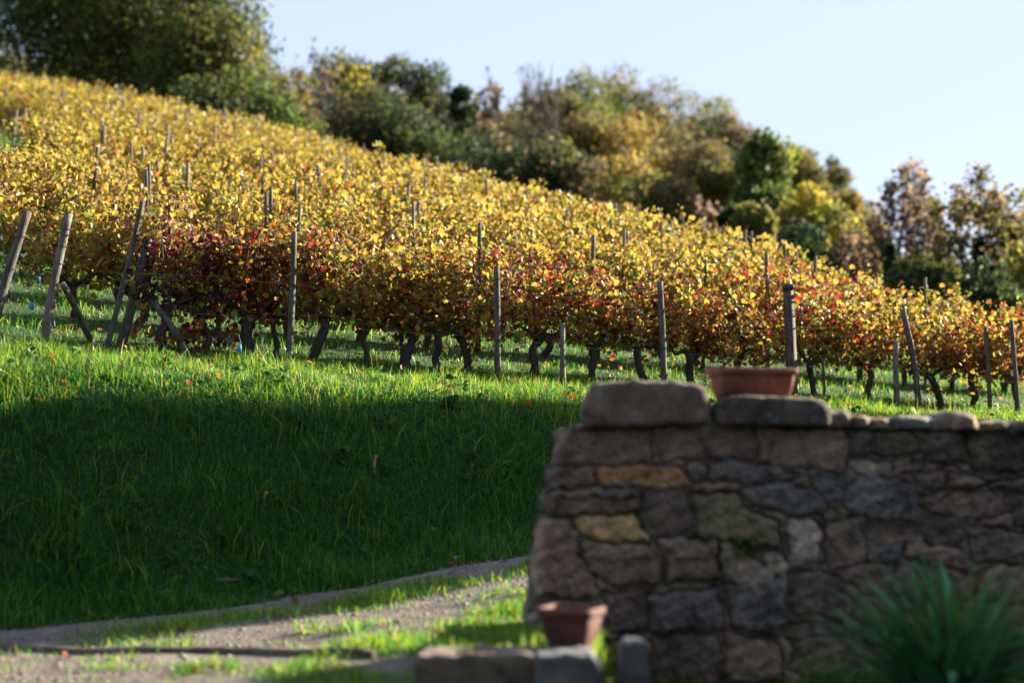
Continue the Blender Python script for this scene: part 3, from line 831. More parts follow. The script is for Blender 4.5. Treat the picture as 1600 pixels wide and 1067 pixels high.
FRONT_POSTS = [
 ((-16, 528), (43, 331), 15, M_POST, 'thick leaning dark topped post cut by the left edge of the photo', None, (.55, .8), False),
 ((67, 540), (108, 334), 14, M_POSTL, 'pale leaning end post with a slanting brace, second from the left edge', ((98, 444), (146, 534)), (.30, .45, .62, .75, .88), False),
 ((167, 538), (223, 315), 9, M_POST, 'slim grey leaning stake crossing in front of the braced end post', None, (.9,), False),
 ((189, 538), (231, 372), 15, M_POST, 'thick leaning braced end post at the left end of the dark red vines', ((219, 448), (297, 556)), (.25, .5), False),
 ((451, 568), (460, 362), 10, M_POST, 'tall slim grey post between the dark red and the yellow vines', None, (.6,), False),
 ((778, 594), (776, 416), 10.5, M_POST, 'straight grey post in the middle of the front row, left of the capstone', None, (.35, .7), False),
 ((1038, 600), (1031, 440), 10, M_POST, 'grey post rising behind the right half of the long capstone', None, (.4,), False),
 ((1238, 618), (1231, 446), 15, M_POSTD, 'thick squared dark post directly behind the terracotta planter', None, (.3, .55, .75), True),
 ((1437, 639), (1410, 483), 10.5, M_POST, 'brown post leaning to the left in the right part of the front row', None, (.4, .65), False),
 ((1547, 636), (1540, 512), 7, M_POST, 'slim post left of the last post at the right edge', None, (), False),
 ((1591, 642), (1580, 500), 7.5, M_POST, 'slim post at the right edge of the photo', None, (), False),
 ((880, 590), (879, 505), 8.5, M_POSTL, 'short pale stake under the leaves, left of the capstone', None, (), False),
 ((1403, 617), (1400, 535), 9, M_POSTL, 'short pale stake between the thick squared post and the left leaning post', None, (.3,), False),
 ((1287, 624), (1285, 560), 4.5, M_POSTD, 'thin dark stake just right of the terracotta planter', None, (), False),
 ((629, 560), (628, 418), 7, M_POST, 'slim post half hidden in the yellow vines, middle left', None, (), False)]
for i, (a, b, wpx, mt, lab, br, ti, sq) in enumerate(FRONT_POSTS):
    front_post('vineyard_post', a, b, wpx, mt, lab, br, ti, sq, seed=i, cap=True if sq else None)

# trellis wires of the front row
for i, (h, lab) in enumerate(((.52, 'lower trellis wire of the front vine row'), (1.0, 'upper trellis wire of the front vine row'))):
    us = np.linspace(2.9, 22, 60); x, y = xy(us, np.full(60, 17.93)); z = ground(x, y) + h + .02 * np.sin(us * 1.9)
    mb = MB(); add_tube(mb, np.column_stack([x, y, z]), .002, 5, col=(.22, .22, .22)); o = mb.build('trellis_wire', M_PLAIN)
    tag(o, lab, 'wire', 'trellis wires')

# ---------------------------------------------------------------- grapevines
LC = dict(yellow=(.45, .335, .045), gold=(.37, .245, .035), lime=(.27, .29, .035), green=(.07, .105, .022), orange=(.36, .115, .018),
          red=(.33, .028, .02), maroon=(.10, .022, .020), brown=(.20, .088, .034), tan=(.32, .20, .08))
LK = list(LC); LV = np.array([LC[k] for k in LK]) * np.array([1.0, 1.0, 1.2])
def palette(**w_):
    p_ = np.array([w_.get(k, 0.) for k in LK], float); return p_ / p_.sum()
P_YEL = palette(yellow=46, gold=25, lime=12, orange=4, brown=6, tan=7, green=2)
P_YEL2 = palette(yellow=40, gold=18, lime=13, orange=13, brown=8, tan=5, green=3, red=2)
P_RED = palette(maroon=44, brown=15, red=7, orange=7, green=10, yellow=13, gold=4, lime=4)
P_MIX = palette(yellow=30, gold=15, lime=12, green=8, orange=17, brown=11, maroon=8, red=7)
P_ORA = palette(orange=24, gold=20, yellow=20, brown=14, red=10, maroon=6, lime=6)

def canopy(rng, tmpl, nleaf, size, pal, pal_top=None, half=.58, nshoot=14, canes=None, zlo=.5, ztop=1.55, pal_low=None, spread=.17):
    mb = MB()
    per = max(3, nleaf // nshoot)
    for s_ in range(nshoot):
        a0 = -half + 2 * half * (s_ + rng.random()) / nshoot
        drop = rng.random() < .14
        z0 = zlo + .06 * rng.normal()
        if drop:
            L = rng.uniform(.3, .6); P3 = [(a0, 0, z0 + .25), (a0 + .12 * rng.normal(), .22 * rng.choice([-1, 1]), z0 + .22), (a0 + .2 * rng.normal(), .34 * rng.choice([-1, 1]) * rng.random(), z0 - .18 * rng.random())]
        else:
            L = (ztop - zlo) * rng.uniform(.72, 1.22); la, lb = rng.normal() * .16, rng.normal() * spread
            P3 = [(a0, 0, z0), (a0 + la * .4, lb * .7, z0 + L * .5), (a0 + la, lb * 1.2, z0 + L)]
        S = spline(P3, 9)
        if canes is not None: add_tube(canes, S, np.linspace(.006, .002, 9), 4, col=(.16, .075, .04))
        t = rng.random(per) ** .9 * 8; i = np.minimum(t.astype(int), 7); f = (t - i)[:, None]
        P = S[i] * (1 - f) + S[i + 1] * f + rng.normal(size=(per, 3)) * np.array([.085, .085, .06])
        # bunch of colour per shoot
        zrel = np.clip((P[:, 2] - zlo) / (ztop - zlo), 0, 1)
        pk = pal if pal_top is None else pal
        ch = rng.choice(len(LK), per, p=pal)
        if pal_top is not None: ch = np.where(rng.random(per) < zrel ** 1.2, rng.choice(len(LK), per, p=pal_top), ch)
        if pal_low is not None: ch = np.where(rng.random(per) < (1 - zrel) ** 1.5, rng.choice(len(LK), per, p=pal_low), ch)
        dom = rng.choice(len(LK), p=pal)
        ch = np.where(rng.random(per) < .3, dom, ch)
        c_ = LV[ch] * rng.uniform(.7, 1.2, (per, 1))
        add_leaves(mb, tmpl, P, size * rng.uniform(.45, 1.3, per), c_, rng, None)
    return mb

def vine_trunk(rng, head=.5, lean=(0, 0), rad_=.05, arms=2, kink=.06, sides=9, n=18):
    mb = MB()
    m1 = np.array([lean[0] * .3 + kink * rng.normal(), lean[1] * .3 + kink * rng.normal(), head * .38])
    m2 = np.array([lean[0] * .7 + kink * rng.normal(), lean[1] * .7 + kink * rng.normal() * .6, head * .72])
    hd = np.array([lean[0], lean[1], head])
    S = spline([(0, 0, -.08), (0, 0, .03), m1, m2, hd, hd + (0, 0, .05)], n)
    rr = rad_ * (1 + .25 * np.exp(-np.linspace(0, 1, n) * 6) + .35 * np.exp(-((np.linspace(0, 1, n) - .92) / .12) ** 2))
    add_tube(mb, S, rr, sides, .19, rng)
    sg = [-1, 1] if arms == 2 else [rng.choice([-1, 1])]
    for s_ in sg:
        A = [hd - (0, 0, .05), hd + (s_ * .10, .03 * rng.normal(), .06 + .03 * rng.normal()), hd + (s_ * .24, .05 * rng.normal(), .14 + .05 * rng.normal()), hd + (s_ * rng.uniform(.34, .5), .04 * rng.normal(), .22)]
        add_tube(mb, spline(A, 10), np.linspace(rad_ * .72, rad_ * .22, 10), 7, .15, rng)
    return mb

ORD = ['first', 'second', 'third', 'fourth', 'fifth', 'sixth', 'seventh', 'eighth', 'ninth', 'tenth', 'eleventh', 'twelfth', 'thirteenth', 'fourteenth', 'fifteenth',
       'sixteenth', 'seventeenth', 'eighteenth', 'nineteenth', 'twentieth', 'twenty-first', 'twenty-second', 'twenty-third', 'twenty-fourth', 'twenty-fifth', 'twenty-sixth',
       'twenty-seventh', 'twenty-eighth', 'twenty-ninth', 'thirtieth', 'thirty-first', 'thirty-second', 'thirty-third', 'thirty-fourth', 'thirty-fifth', 'thirty-sixth']
r = np.random.default_rng(5)
# front row: (foot px, foot py, lean along the row, trunk radius, arms, palette, top palette, label)
FRONT = [
 (255, 556, .05, .062, 2, P_RED, None, 'dark red grapevine with a thick twisted trunk behind the leaning brace'),
 (320, 552, .0, .035, 1, P_RED, None, 'dark maroon grapevine with a thin trunk hidden by low leaves, second in the front row'),
 (386, 566, .06, .075, 2, P_RED, None, 'dark red grapevine with a double width gnarled trunk left of the tall slim post'),
 (430, 560, .0, .035, 2, P_RED, P_MIX, 'grapevine of dark red leaves growing behind the tall slim grey post'),
 (488, 556, .18, .060, 2, P_MIX, P_RED, 'grapevine with a black trunk bent to the right, just right of the tall slim post'),
 (572, 566, .04, .034, 1, P_YEL2, P_MIX, 'yellow grapevine on a thin dark trunk between two thick bent trunks'),
 (634, 586, .10, .055, 2, P_YEL2, P_MIX, 'yellow grapevine with an S-shaped black trunk standing forward in the grass'),
 (682, 572, .05, .05, 2, P_YEL2, P_YEL2, 'yellow grapevine with a straight dark trunk right of the S-shaped trunk'),
 (730, 584, -.06, .055, 2, P_YEL2, P_MIX, 'yellow grapevine with a crooked trunk just left of the straight middle post'),
 (836, 596, .10, .055, 2, P_MIX, P_RED, 'grapevine of brown and lime leaves, first to the right of the middle post'),
 (926, 598, .03, .05, 2, P_MIX, P_MIX, 'grapevine with mixed green, brown and yellow leaves above the left end of the capstone'),
 (1008, 604, -.08, .05, 1, P_MIX, P_RED, 'grapevine with dark red brown leaves behind the middle of the capstone'),
 (1080, 610, .05, .06, 2, P_ORA, P_MIX, 'grapevine of orange and brown leaves behind the right end of the capstone'),
 (1160, 612, .0, .05, 2, P_ORA, P_MIX, 'orange and red grapevine directly behind the left end of the planter'),
 (1272, 620, .0, .045, 2, P_MIX, P_RED, 'grapevine with green and maroon leaves just right of the thick squared post'),
 (1357, 626, .08, .048, 2, P_YEL2, P_MIX, 'yellow and brown grapevine with a straight trunk, second right of the squared post'),
 (1470, 640, -.12, .052, 2, P_ORA, P_YEL2, 'orange grapevine with a trunk curving to the left, right of the left leaning post'),
 (1518, 636, .10, .05, 2, P_ORA, P_YEL2, 'red and orange grapevine with a trunk leaning to the right, near the right edge'),
 (1590, 645, .0, .05, 2, P_ORA, P_ORA, 'bright orange red grapevine at the right edge of the photo')]
def add_vine(root, trunk_me, foliage_me, cane_me=None):
    for nm, me in (('trunk', trunk_me), ('foliage', foliage_me), ('canes', cane_me)):
        if me is None: continue
        o = bpy.data.objects.new(nm, me); COL.objects.link(o); o.parent = root
for i, (px, py, lean, rd, arms, pal, ptop, lab) in enumerate(FRONT):
    D = 18.0 / (.9135 - .4067 * (px - 800) / F)
    dv = .04 * math.sin(i * 2.3); D = (18.0 + dv) / (.9135 - .4067 * (px - 800) / F)
    p_ = np.array([(px - 800) / F * D, D, 0.]); p_[2] = ground(p_[0], p_[1])
    root = empty('grapevine', p_, ROWZ)
    hd = r.uniform(.50, .60)
    tr = vine_trunk(r, hd, (lean, .1), rd * 1.0, arms, .038, 10, 22).mesh('trunk', M_VBARK)
    cn = MB()
    tall = 1.62 if i < 10 else 1.5
    low = P_ORA if i > 1 else None
    fo = canopy(r, LEAF_FINE, 780 if pal is not P_RED else 640, .078, pal, ptop, .60, 18, cn, .56, tall, pal_low=low)
    if i in (0, 1): 
        f2 = canopy(r, LEAF_FINE, 110, .085, palette(maroon=3, orange=4, red=1, brown=2, gold=2), None, .35, 7, cn, .08, .5); fo.v += [v for v in f2.v]; fo.f += [f + fo.n for f in f2.f]; fo.l += f2.l; fo.c += f2.c; fo.n += f2.n
    for m_ in (fo, cn): m_.v = [q_ + np.array([.16 if i == 0 else (.12 if i == 1 else 0), .16, 0]) for q_ in m_.v]
    add_vine(root, tr, fo.mesh('foliage', M_VINE), cn.mesh('canes', M_PLAIN))
    tag(root, lab, 'grapevine', 'grapevines of the front row')

# rows further up: shared mesh variants, one empty per vine with copied parts
TR = [vine_trunk(r, r.uniform(.42, .55), (r.normal() * .08, r.normal() * .04), r.uniform(.035, .05), 2, .05, 7, 12).mesh('trunk', M_VBARK) for _ in range(6)]
FINE = []; 
for k in range(7):
    cn = MB(); fo = canopy(r, LEAF_FINE, 800, .082, P_YEL if k < 5 else P_YEL2, None, .62, 16, cn, .58); FINE.append((fo.mesh('foliage', M_VINE), cn.mesh('canes', M_PLAIN)))
FMIX = []
for k in range(4):
    cn = MB(); fo = canopy(r, LEAF_FINE, 800, .082, P_ORA if k % 2 else P_YEL2, P_YEL2, .62, 16, cn, .58, 1.45); FMIX.append((fo.mesh('foliage', M_VINE), cn.mesh('canes', M_PLAIN)))
MIDM = [canopy(r, LEAF_MID, 660, .092, P_YEL, None, .64, 13).mesh('foliage', M_VINE) for _ in range(8)]
FARM = [canopy(r, LEAF_QUAD, 540, .110, P_YEL, None, .68, 12).mesh('foliage', M_VINE) for _ in range(8)]

ROW0, ROWS = 18.0, 1.62
spots = []
for k in range(1, 36):
    v = ROW0 + ROWS * k
    ustart = {1: 2.05, 2: .9}.get(k, -12)
    u = ustart + (r.random() if k > 2 else .2)
    while u < 26:
        uu = u + r.normal() * .06
        x, y = xy(uu, v)
        px = 800 + F * x / y
        if -70 < px < 1670 and y < edge_d(x, y) and not (px < 62 + 6 * math.sin(k * 2.1) and 25.5 < y < 46.5):
            spots.append((k, x, y, px))
        u += 1.0 + r.normal() * .05
spots.sort(key=lambda s_: s_[2])
NIND = 281
for i, (k, x, y, px) in enumerate(spots[:NIND]):
    root = empty('grapevine', (x, y, float(ground(x, y))), ROWZ + (math.pi if r.random() < .5 else 0) + r.normal() * .05)
    s_ = r.uniform(.92, 1.1)
    root.scale = (s_, s_, s_ * r.uniform(.92, 1.06) * (.93 if px > 1250 else 1))
    cm = None
    if k <= 4:
        fm, cm = (FMIX if (px > 1150 and r.random() < .6) or (k == 1 and r.random() < .4) else FINE)[r.integers(0, 4)]
    elif k <= 11: fm = MIDM[r.integers(0, 8)]
    else: fm = FARM[r.integers(0, 8)]
    add_vine(root, TR[r.integers(0, 6)] if k < 9 or px < 140 else None, fm, cm)
    tag(root, 'golden yellow grapevine in the %s row up the slope, counted from the grass bank' % ORD[k], 'grapevine', 'yellow grapevines of the %s row' % ORD[k])
if len(spots) > NIND:
    rest = spots[NIND:]
    mb = MB()
    for k, x, y, px in rest:
        c_ = canopy(r, LEAF_QUAD, 420, .14, P_YEL, None, .68, 12)
        V_ = np.concatenate(c_.v); ca, sa = math.cos(ROWZ), math.sin(ROWZ)
        V_ = np.column_stack([V_[:, 0] * ca - V_[:, 1] * sa + x, V_[:, 0] * sa + V_[:, 1] * ca + y, V_[:, 2] + float(ground(x, y))])
        mb.add(V_, np.concatenate([f for f in c_.f]), np.concatenate(c_.l), np.concatenate(c_.c))
    o = mb.build('distant_grapevines', M_VINE); kind(o, 'stuff')
print('VINES', len(spots))

# posts of the rows further up
for k in range(1, 36):
    v = ROW0 + ROWS * k
    u = -12 + r.uniform(0, 3.6)
    while u < 26:
        uu = u + r.normal() * .2
        x, y = xy(uu, v); px = 800 + F * x / y
        if -20 < px < 1620 and y < edge_d(x, y) - 2.2 and not (px < 120 and y < 46) and not (k < 3 and uu < 3):
            g = np.array([x, y, float(ground(x, y))])
            root_t = np.array([r.normal() * .07, r.normal() * .05, r.uniform(1.72, 2.02)])
            mb = MB(); rd = r.uniform(.024, .038)
            post_mesh(mb, np.array([0, 0, -.1]), root_t, rd, rd * .9, 7, seed=int(uu * 10) + k * 50)
            o = mb.build('row_post', M_POSTL if r.random() < .25 else M_POST); o.location = tuple(g)
            tag(o, 'grey wooden post sticking out of the leaves of the %s vine row' % ORD[k], 'post', 'posts of the %s vine row' % ORD[k])
        u += 2.1 + r.normal() * .35
for i, (a, b, c, d, wpx, lab) in enumerate([(20, 248, 26, 172, 5, 'pale slim end post at the far upper left gap in the vines'), (33, 246, 40, 168, 5, 'pale straight end post in the upper left gap'),
                                      (70, 246, 92, 180, 5.5, 'pale end post leaning right beside the upper left gap'), (128, 252, 131, 205, 4.5, 'short upright pale post right of the upper left gap')]):
    g = ground_hit(a, b, 20, 70)
    top = at(c, d, g[1]); root = None
    mb = MB(); post_mesh(mb, np.zeros(3) - (0, 0, .1), top - g, wpx / F * g[1] / 2, wpx / F * g[1] / 2 * .9, 7, seed=300 + i)
    o = mb.build('row_end_post', M_POSTL); o.location = tuple(g); tag(o, lab, 'post', 'end posts beside the upper left gap')

# plastic ties hanging in the vines
for i, (a, b, sx, sy, col, lab) in enumerate([(60, 436, .035, .07, (.03, .28, .62), 'small blue tag hanging near the left edge, the higher one'), (49, 478, .05, .10, (.03, .25, .62), 'larger blue tag low beside the leftmost trunk'),
                                        (374, 545, .05, .09, (.05, .30, .70), 'blue tag at the foot of the gnarled double trunk'), (947, 531, .03, .05, (.04, .3, .6), 'tiny blue tag under the leaves above the capstone')]):
    p_ = at(a, b, 18.0 / (.9135 - .4067 * (a - 800) / F) - (.15 if i != 2 else .6))
    mb = MB(); h2 = sy / 2
    for yy in (0,):
        V_ = [(-sx / 2, 0, -h2), (sx / 2, .01, -h2), (sx / 2, .012, h2), (-sx / 2, .002, h2), (-sx / 2, .006, -h2), (sx / 2, .016, -h2), (sx / 2, .018, h2), (-sx / 2, .008, h2)]
        mb.add(V_, [0, 1, 2, 3, 7, 6, 5, 4, 0, 4, 5, 1, 1, 5, 6, 2, 2, 6, 7, 3, 3, 7, 4, 0], [4] * 6, col)
    add_tube(mb, np.array([(0, .008, h2), (.01, .01, h2 + .05), (-.01, .01, h2 + .12)]), .002, 4, col=(.2, .2, .2))
    o = mb.build('plastic_tag', M_PLAIN); o.location = tuple(p_); tag(o, lab, 'tag', 'blue plastic tags in the vines')

# ---------------------------------------------------------------- trees
TC = dict(dark=(.034, .052, .020), olive=(.13, .13, .03), green=(.08, .125, .027), lime=(.22, .235, .04), yellow=(.42, .34, .05), gold=(.29, .20, .045),
          brown=(.17, .12, .06), rust=(.22, .12, .05), pink=(.25, .17, .115), ivy=(.018, .034, .012), grey=(.13, .115, .09))
def tree(name, px, D, top, hw, mix, label, cat='tree', nleaf=13000, leaf=.22, clumps=26, base=.14, cz=1.0, sparse=False, trunk=None, seed=0, limbs=8, tr=None, bottom=None, flat=1.0, trunk_tint=None, lean=0.):
    rng = np.random.default_rng(1000 + seed)
    x = (px - 800) / F * D
    gz = float(ground(x, D))
    ztop = at(px, top, D)[2]
    H = ztop - gz
    W_ = hw / F * D * 1.15
    leaf = min(leaf, .22); nleaf = int(nleaf * (2.3 if nleaf < 9000 else 1))
    root = empty(name, (x, D, gz))
    cb = H * base                              # crown bottom
    R = (H - cb) / 2
    cen = np.array([lean * .5, 0, cb + R])
    # clump centres fill the crown ellipsoid, more on its skin
    d = rng.normal(size=(clumps, 3)); d /= np.linalg.norm(d, axis=1)[:, None]
    clumps = int(clumps * 1.5); d = rng.normal(size=(clumps, 3)); d /= np.linalg.norm(d, axis=1)[:, None]; rr_ = rng.uniform(.10, .74, clumps) ** .65
    Cc = cen + d * rr_[:, None] * np.array([W_, W_ * .9, R])
    Cc[:, 0] *= flat
    Cc[:, 2] = np.maximum(Cc[:, 2], cb * .8)
    cr = rng.uniform(.30, .54, clumps) * min(W_, R) * (1.0 if not sparse else .75)
    ks = list(mix); pw = np.array([mix[k] for k in ks], float); pw /= pw.sum(); tv = np.array([TC[k] for k in ks])
    mb = MB()
    w_ = cr ** 2; cnt = (nleaf * w_ / w_.sum()).astype(int) + 4
    for c_, q_, m_ in zip(Cc, cr, cnt):
        dd = rng.normal(size=(m_, 3)); dd /= np.linalg.norm(dd, axis=1)[:, None]
        rad_ = q_ * (.45 + .75 * rng.random(m_) ** .6)
        P = c_ + dd * rad_[:, None] * np.array([1.15, 1.1, .85]) + rng.normal(size=(m_, 3)) * .12 * q_
        base_c = tv[rng.choice(len(ks), p=pw)]
        cl = np.where(rng.random((m_, 1)) < .62, base_c[None], tv[rng.choice(len(ks), m_, p=pw)]) * rng.uniform(.7, 1.3, (m_, 1))
        add_leaves(mb, LEAF_QUAD, P, leaf * rng.uniform(.6, 1.3, m_), cl, rng)
    zz = np.percentile(np.concatenate(mb.v)[:, 2], 98.5); fz = (H - cb) / max(zz - cb, .5)
    for q_ in mb.v: up_ = q_[:, 2] > cb; q_[up_, 2] = cb + (q_[up_, 2] - cb) * fz
    mb.build('crown', M_TREE, root)
    tb = MB(); tr_ = tr or max(.10, H * .016)
    top_t = np.array([lean, 0, cb + R * .9])
    S = spline([(0, 0, -.4), (lean * .15 + rng.normal() * .1, rng.normal() * .1, cb * .5), (lean * .5, rng.normal() * .15, cb + R * .3), top_t], 14)
    add_tube(tb, S, np.linspace(tr_, tr_ * .25, 14), 8, .06, rng)
    for c_ in Cc[rng.permutation(clumps)[:limbs]]:
        j = int(np.clip(4 + 7 * (c_[2] - cb) / (2 * R + 1e-6), 3, 11)); a_ = S[j]
        add_tube(tb, spline([a_, (a_ + c_) / 2 + rng.normal(size=3) * .08 * R, c_, c_ + (c_ - a_) * .12 + rng.normal(size=3) * .1 * R], 9), np.linspace(tr_ * .45, .02, 9), 5, .05, rng)
        if sparse:
            for _ in range(5):
                e_ = c_ + rng.normal(size=3) * cr.mean() * np.array([1, 1, .9]) + np.array([0, 0, cr.mean() * .6]); add_tube(tb, spline([c_, (c_ + e_) / 2 + rng.normal(size=3) * .08, e_], 5), np.linspace(tr_ * .2, .012, 5), 4, 0, rng)
    tb.build('trunk', M_TBARK, root)
    return tag(root, label, cat)
def sparse_tree(name, px, D, top, hw, mix, label, cat='tree', nleaf=1500, leaf=.22, base=.3, seed=0, tr=None, levels=5, lean=0., spread=.62, leafy=1.0, **_):
    """open tree grown by forking limbs down to twigs, leaves in tufts at the twig ends"""
    rng = np.random.default_rng(4000 + seed)
    x = (px - 800) / F * D; gz = float(ground(x, D)); H = at(px, top, D)[2] - gz; W_ = hw / F * D
    root = empty(name, (x, D, gz))
    segs = []; tips = []
    def grow(p, d, L, rad_, lv):
        d = d / np.linalg.norm(d)
        q = p + d * L; m_ = (p + q) / 2 + rng.normal(size=3) * L * .09
        segs.append((np.array([p, m_, q]), rad_, lv))
        if lv == 0: tips.append(q); return
        if lv <= 2: tips.append(m_)
        for k in range(2 if rng.random() < .55 else 3):
            nd = d + rng.normal(size=3) * spread + np.array([0, 0, .22])
            grow(q if k else q * .85 + m_ * .15, nd, L * rng.uniform(.62, .88), rad_ * .62, lv - 1)
    hb = H * base
    r0 = tr or max(.09, H * .014)
    segs.append((np.array([(0, 0, -.4), (lean * .2 + .04 * H * rng.normal() * .3, 0, hb * .5), (lean * .4, 0, hb)]), r0, 9))
    L0 = (H - hb) * .30
    for k in range(3):
        a_ = 2.1 * k + rng.random(); grow(np.array([lean * .4, 0, hb]), np.array([.5 * math.cos(a_), .5 * math.sin(a_), 1.1]), L0 * rng.uniform(.85, 1.2), r0 * .68, levels)
    T = np.array(tips)
    sx = W_ / max(np.percentile(np.abs(T[:, 0]), 95), .1); sz = (H - hb) / max(T[:, 2].max() - hb, .1)
    def fit(P): P = P.copy(); up = P[:, 2] > hb; P[:, 0] *= sx; P[:, 1] *= sx; P[up, 2] = hb + (P[up, 2] - hb) * sz; return P
    tb = MB()
    for P, rd, lv in segs:
        add_tube(tb, spline(fit(P), 5 if lv < 9 else 10), np.linspace(rd, rd * (.66 if lv < 9 else .72), 5 if lv < 9 else 10).clip(.012), 7 if lv > 3 else 4, .04, rng)
    tb.build('trunk', M_TBARK, root)
    T = fit(T); ks = list(mix); pw = np.array([mix[k] for k in ks], float); pw /= pw.sum(); tv = np.array([TC[k] for k in ks])
    n = int(nleaf * leafy); idx = rng.integers(0, len(T), n)
    keep_t = rng.random(len(T)) < .8
    idx = idx[keep_t[idx]]; n = len(idx)
    P = T[idx] + rng.normal(size=(n, 3)) * W_ * .085
    tc = tv[rng.choice(len(ks), len(T), p=pw)]
    cl = np.where(rng.random((n, 1)) < .65, tc[idx], tv[rng.choice(len(ks), n, p=pw)]) * rng.uniform(.7, 1.3, (n, 1))
    mb = MB(); add_leaves(mb, LEAF_QUAD, P, leaf * rng.uniform(.6, 1.3, n), cl, rng); mb.build('crown', M_TREE, root)
    return tag(root, label, cat)
def ivy_trunk(root, px0, py0, px1, py1, D, wpx, rng):
    """ivy sleeve on a trunk or limb, given by its two ends"""
    a = at(px0, py0, D) - np.array(root.location); b = at(px1, py1, D) - np.array(root.location)
    n = 900; t = rng.random(n)[:, None]
    P = a * (1 - t) + b * t + rng.normal(size=(n, 3)) * (wpx / F * D * .42) * (1.1 - .5 * t)
    mb = MB(); add_leaves(mb, LEAF_QUAD, P, .22 * rng.uniform(.6, 1.2, n), np.array(TC['ivy']) * rng.uniform(.6, 1.7, (n, 1)), rng)
    mb.build('ivy', M_TREE, root)

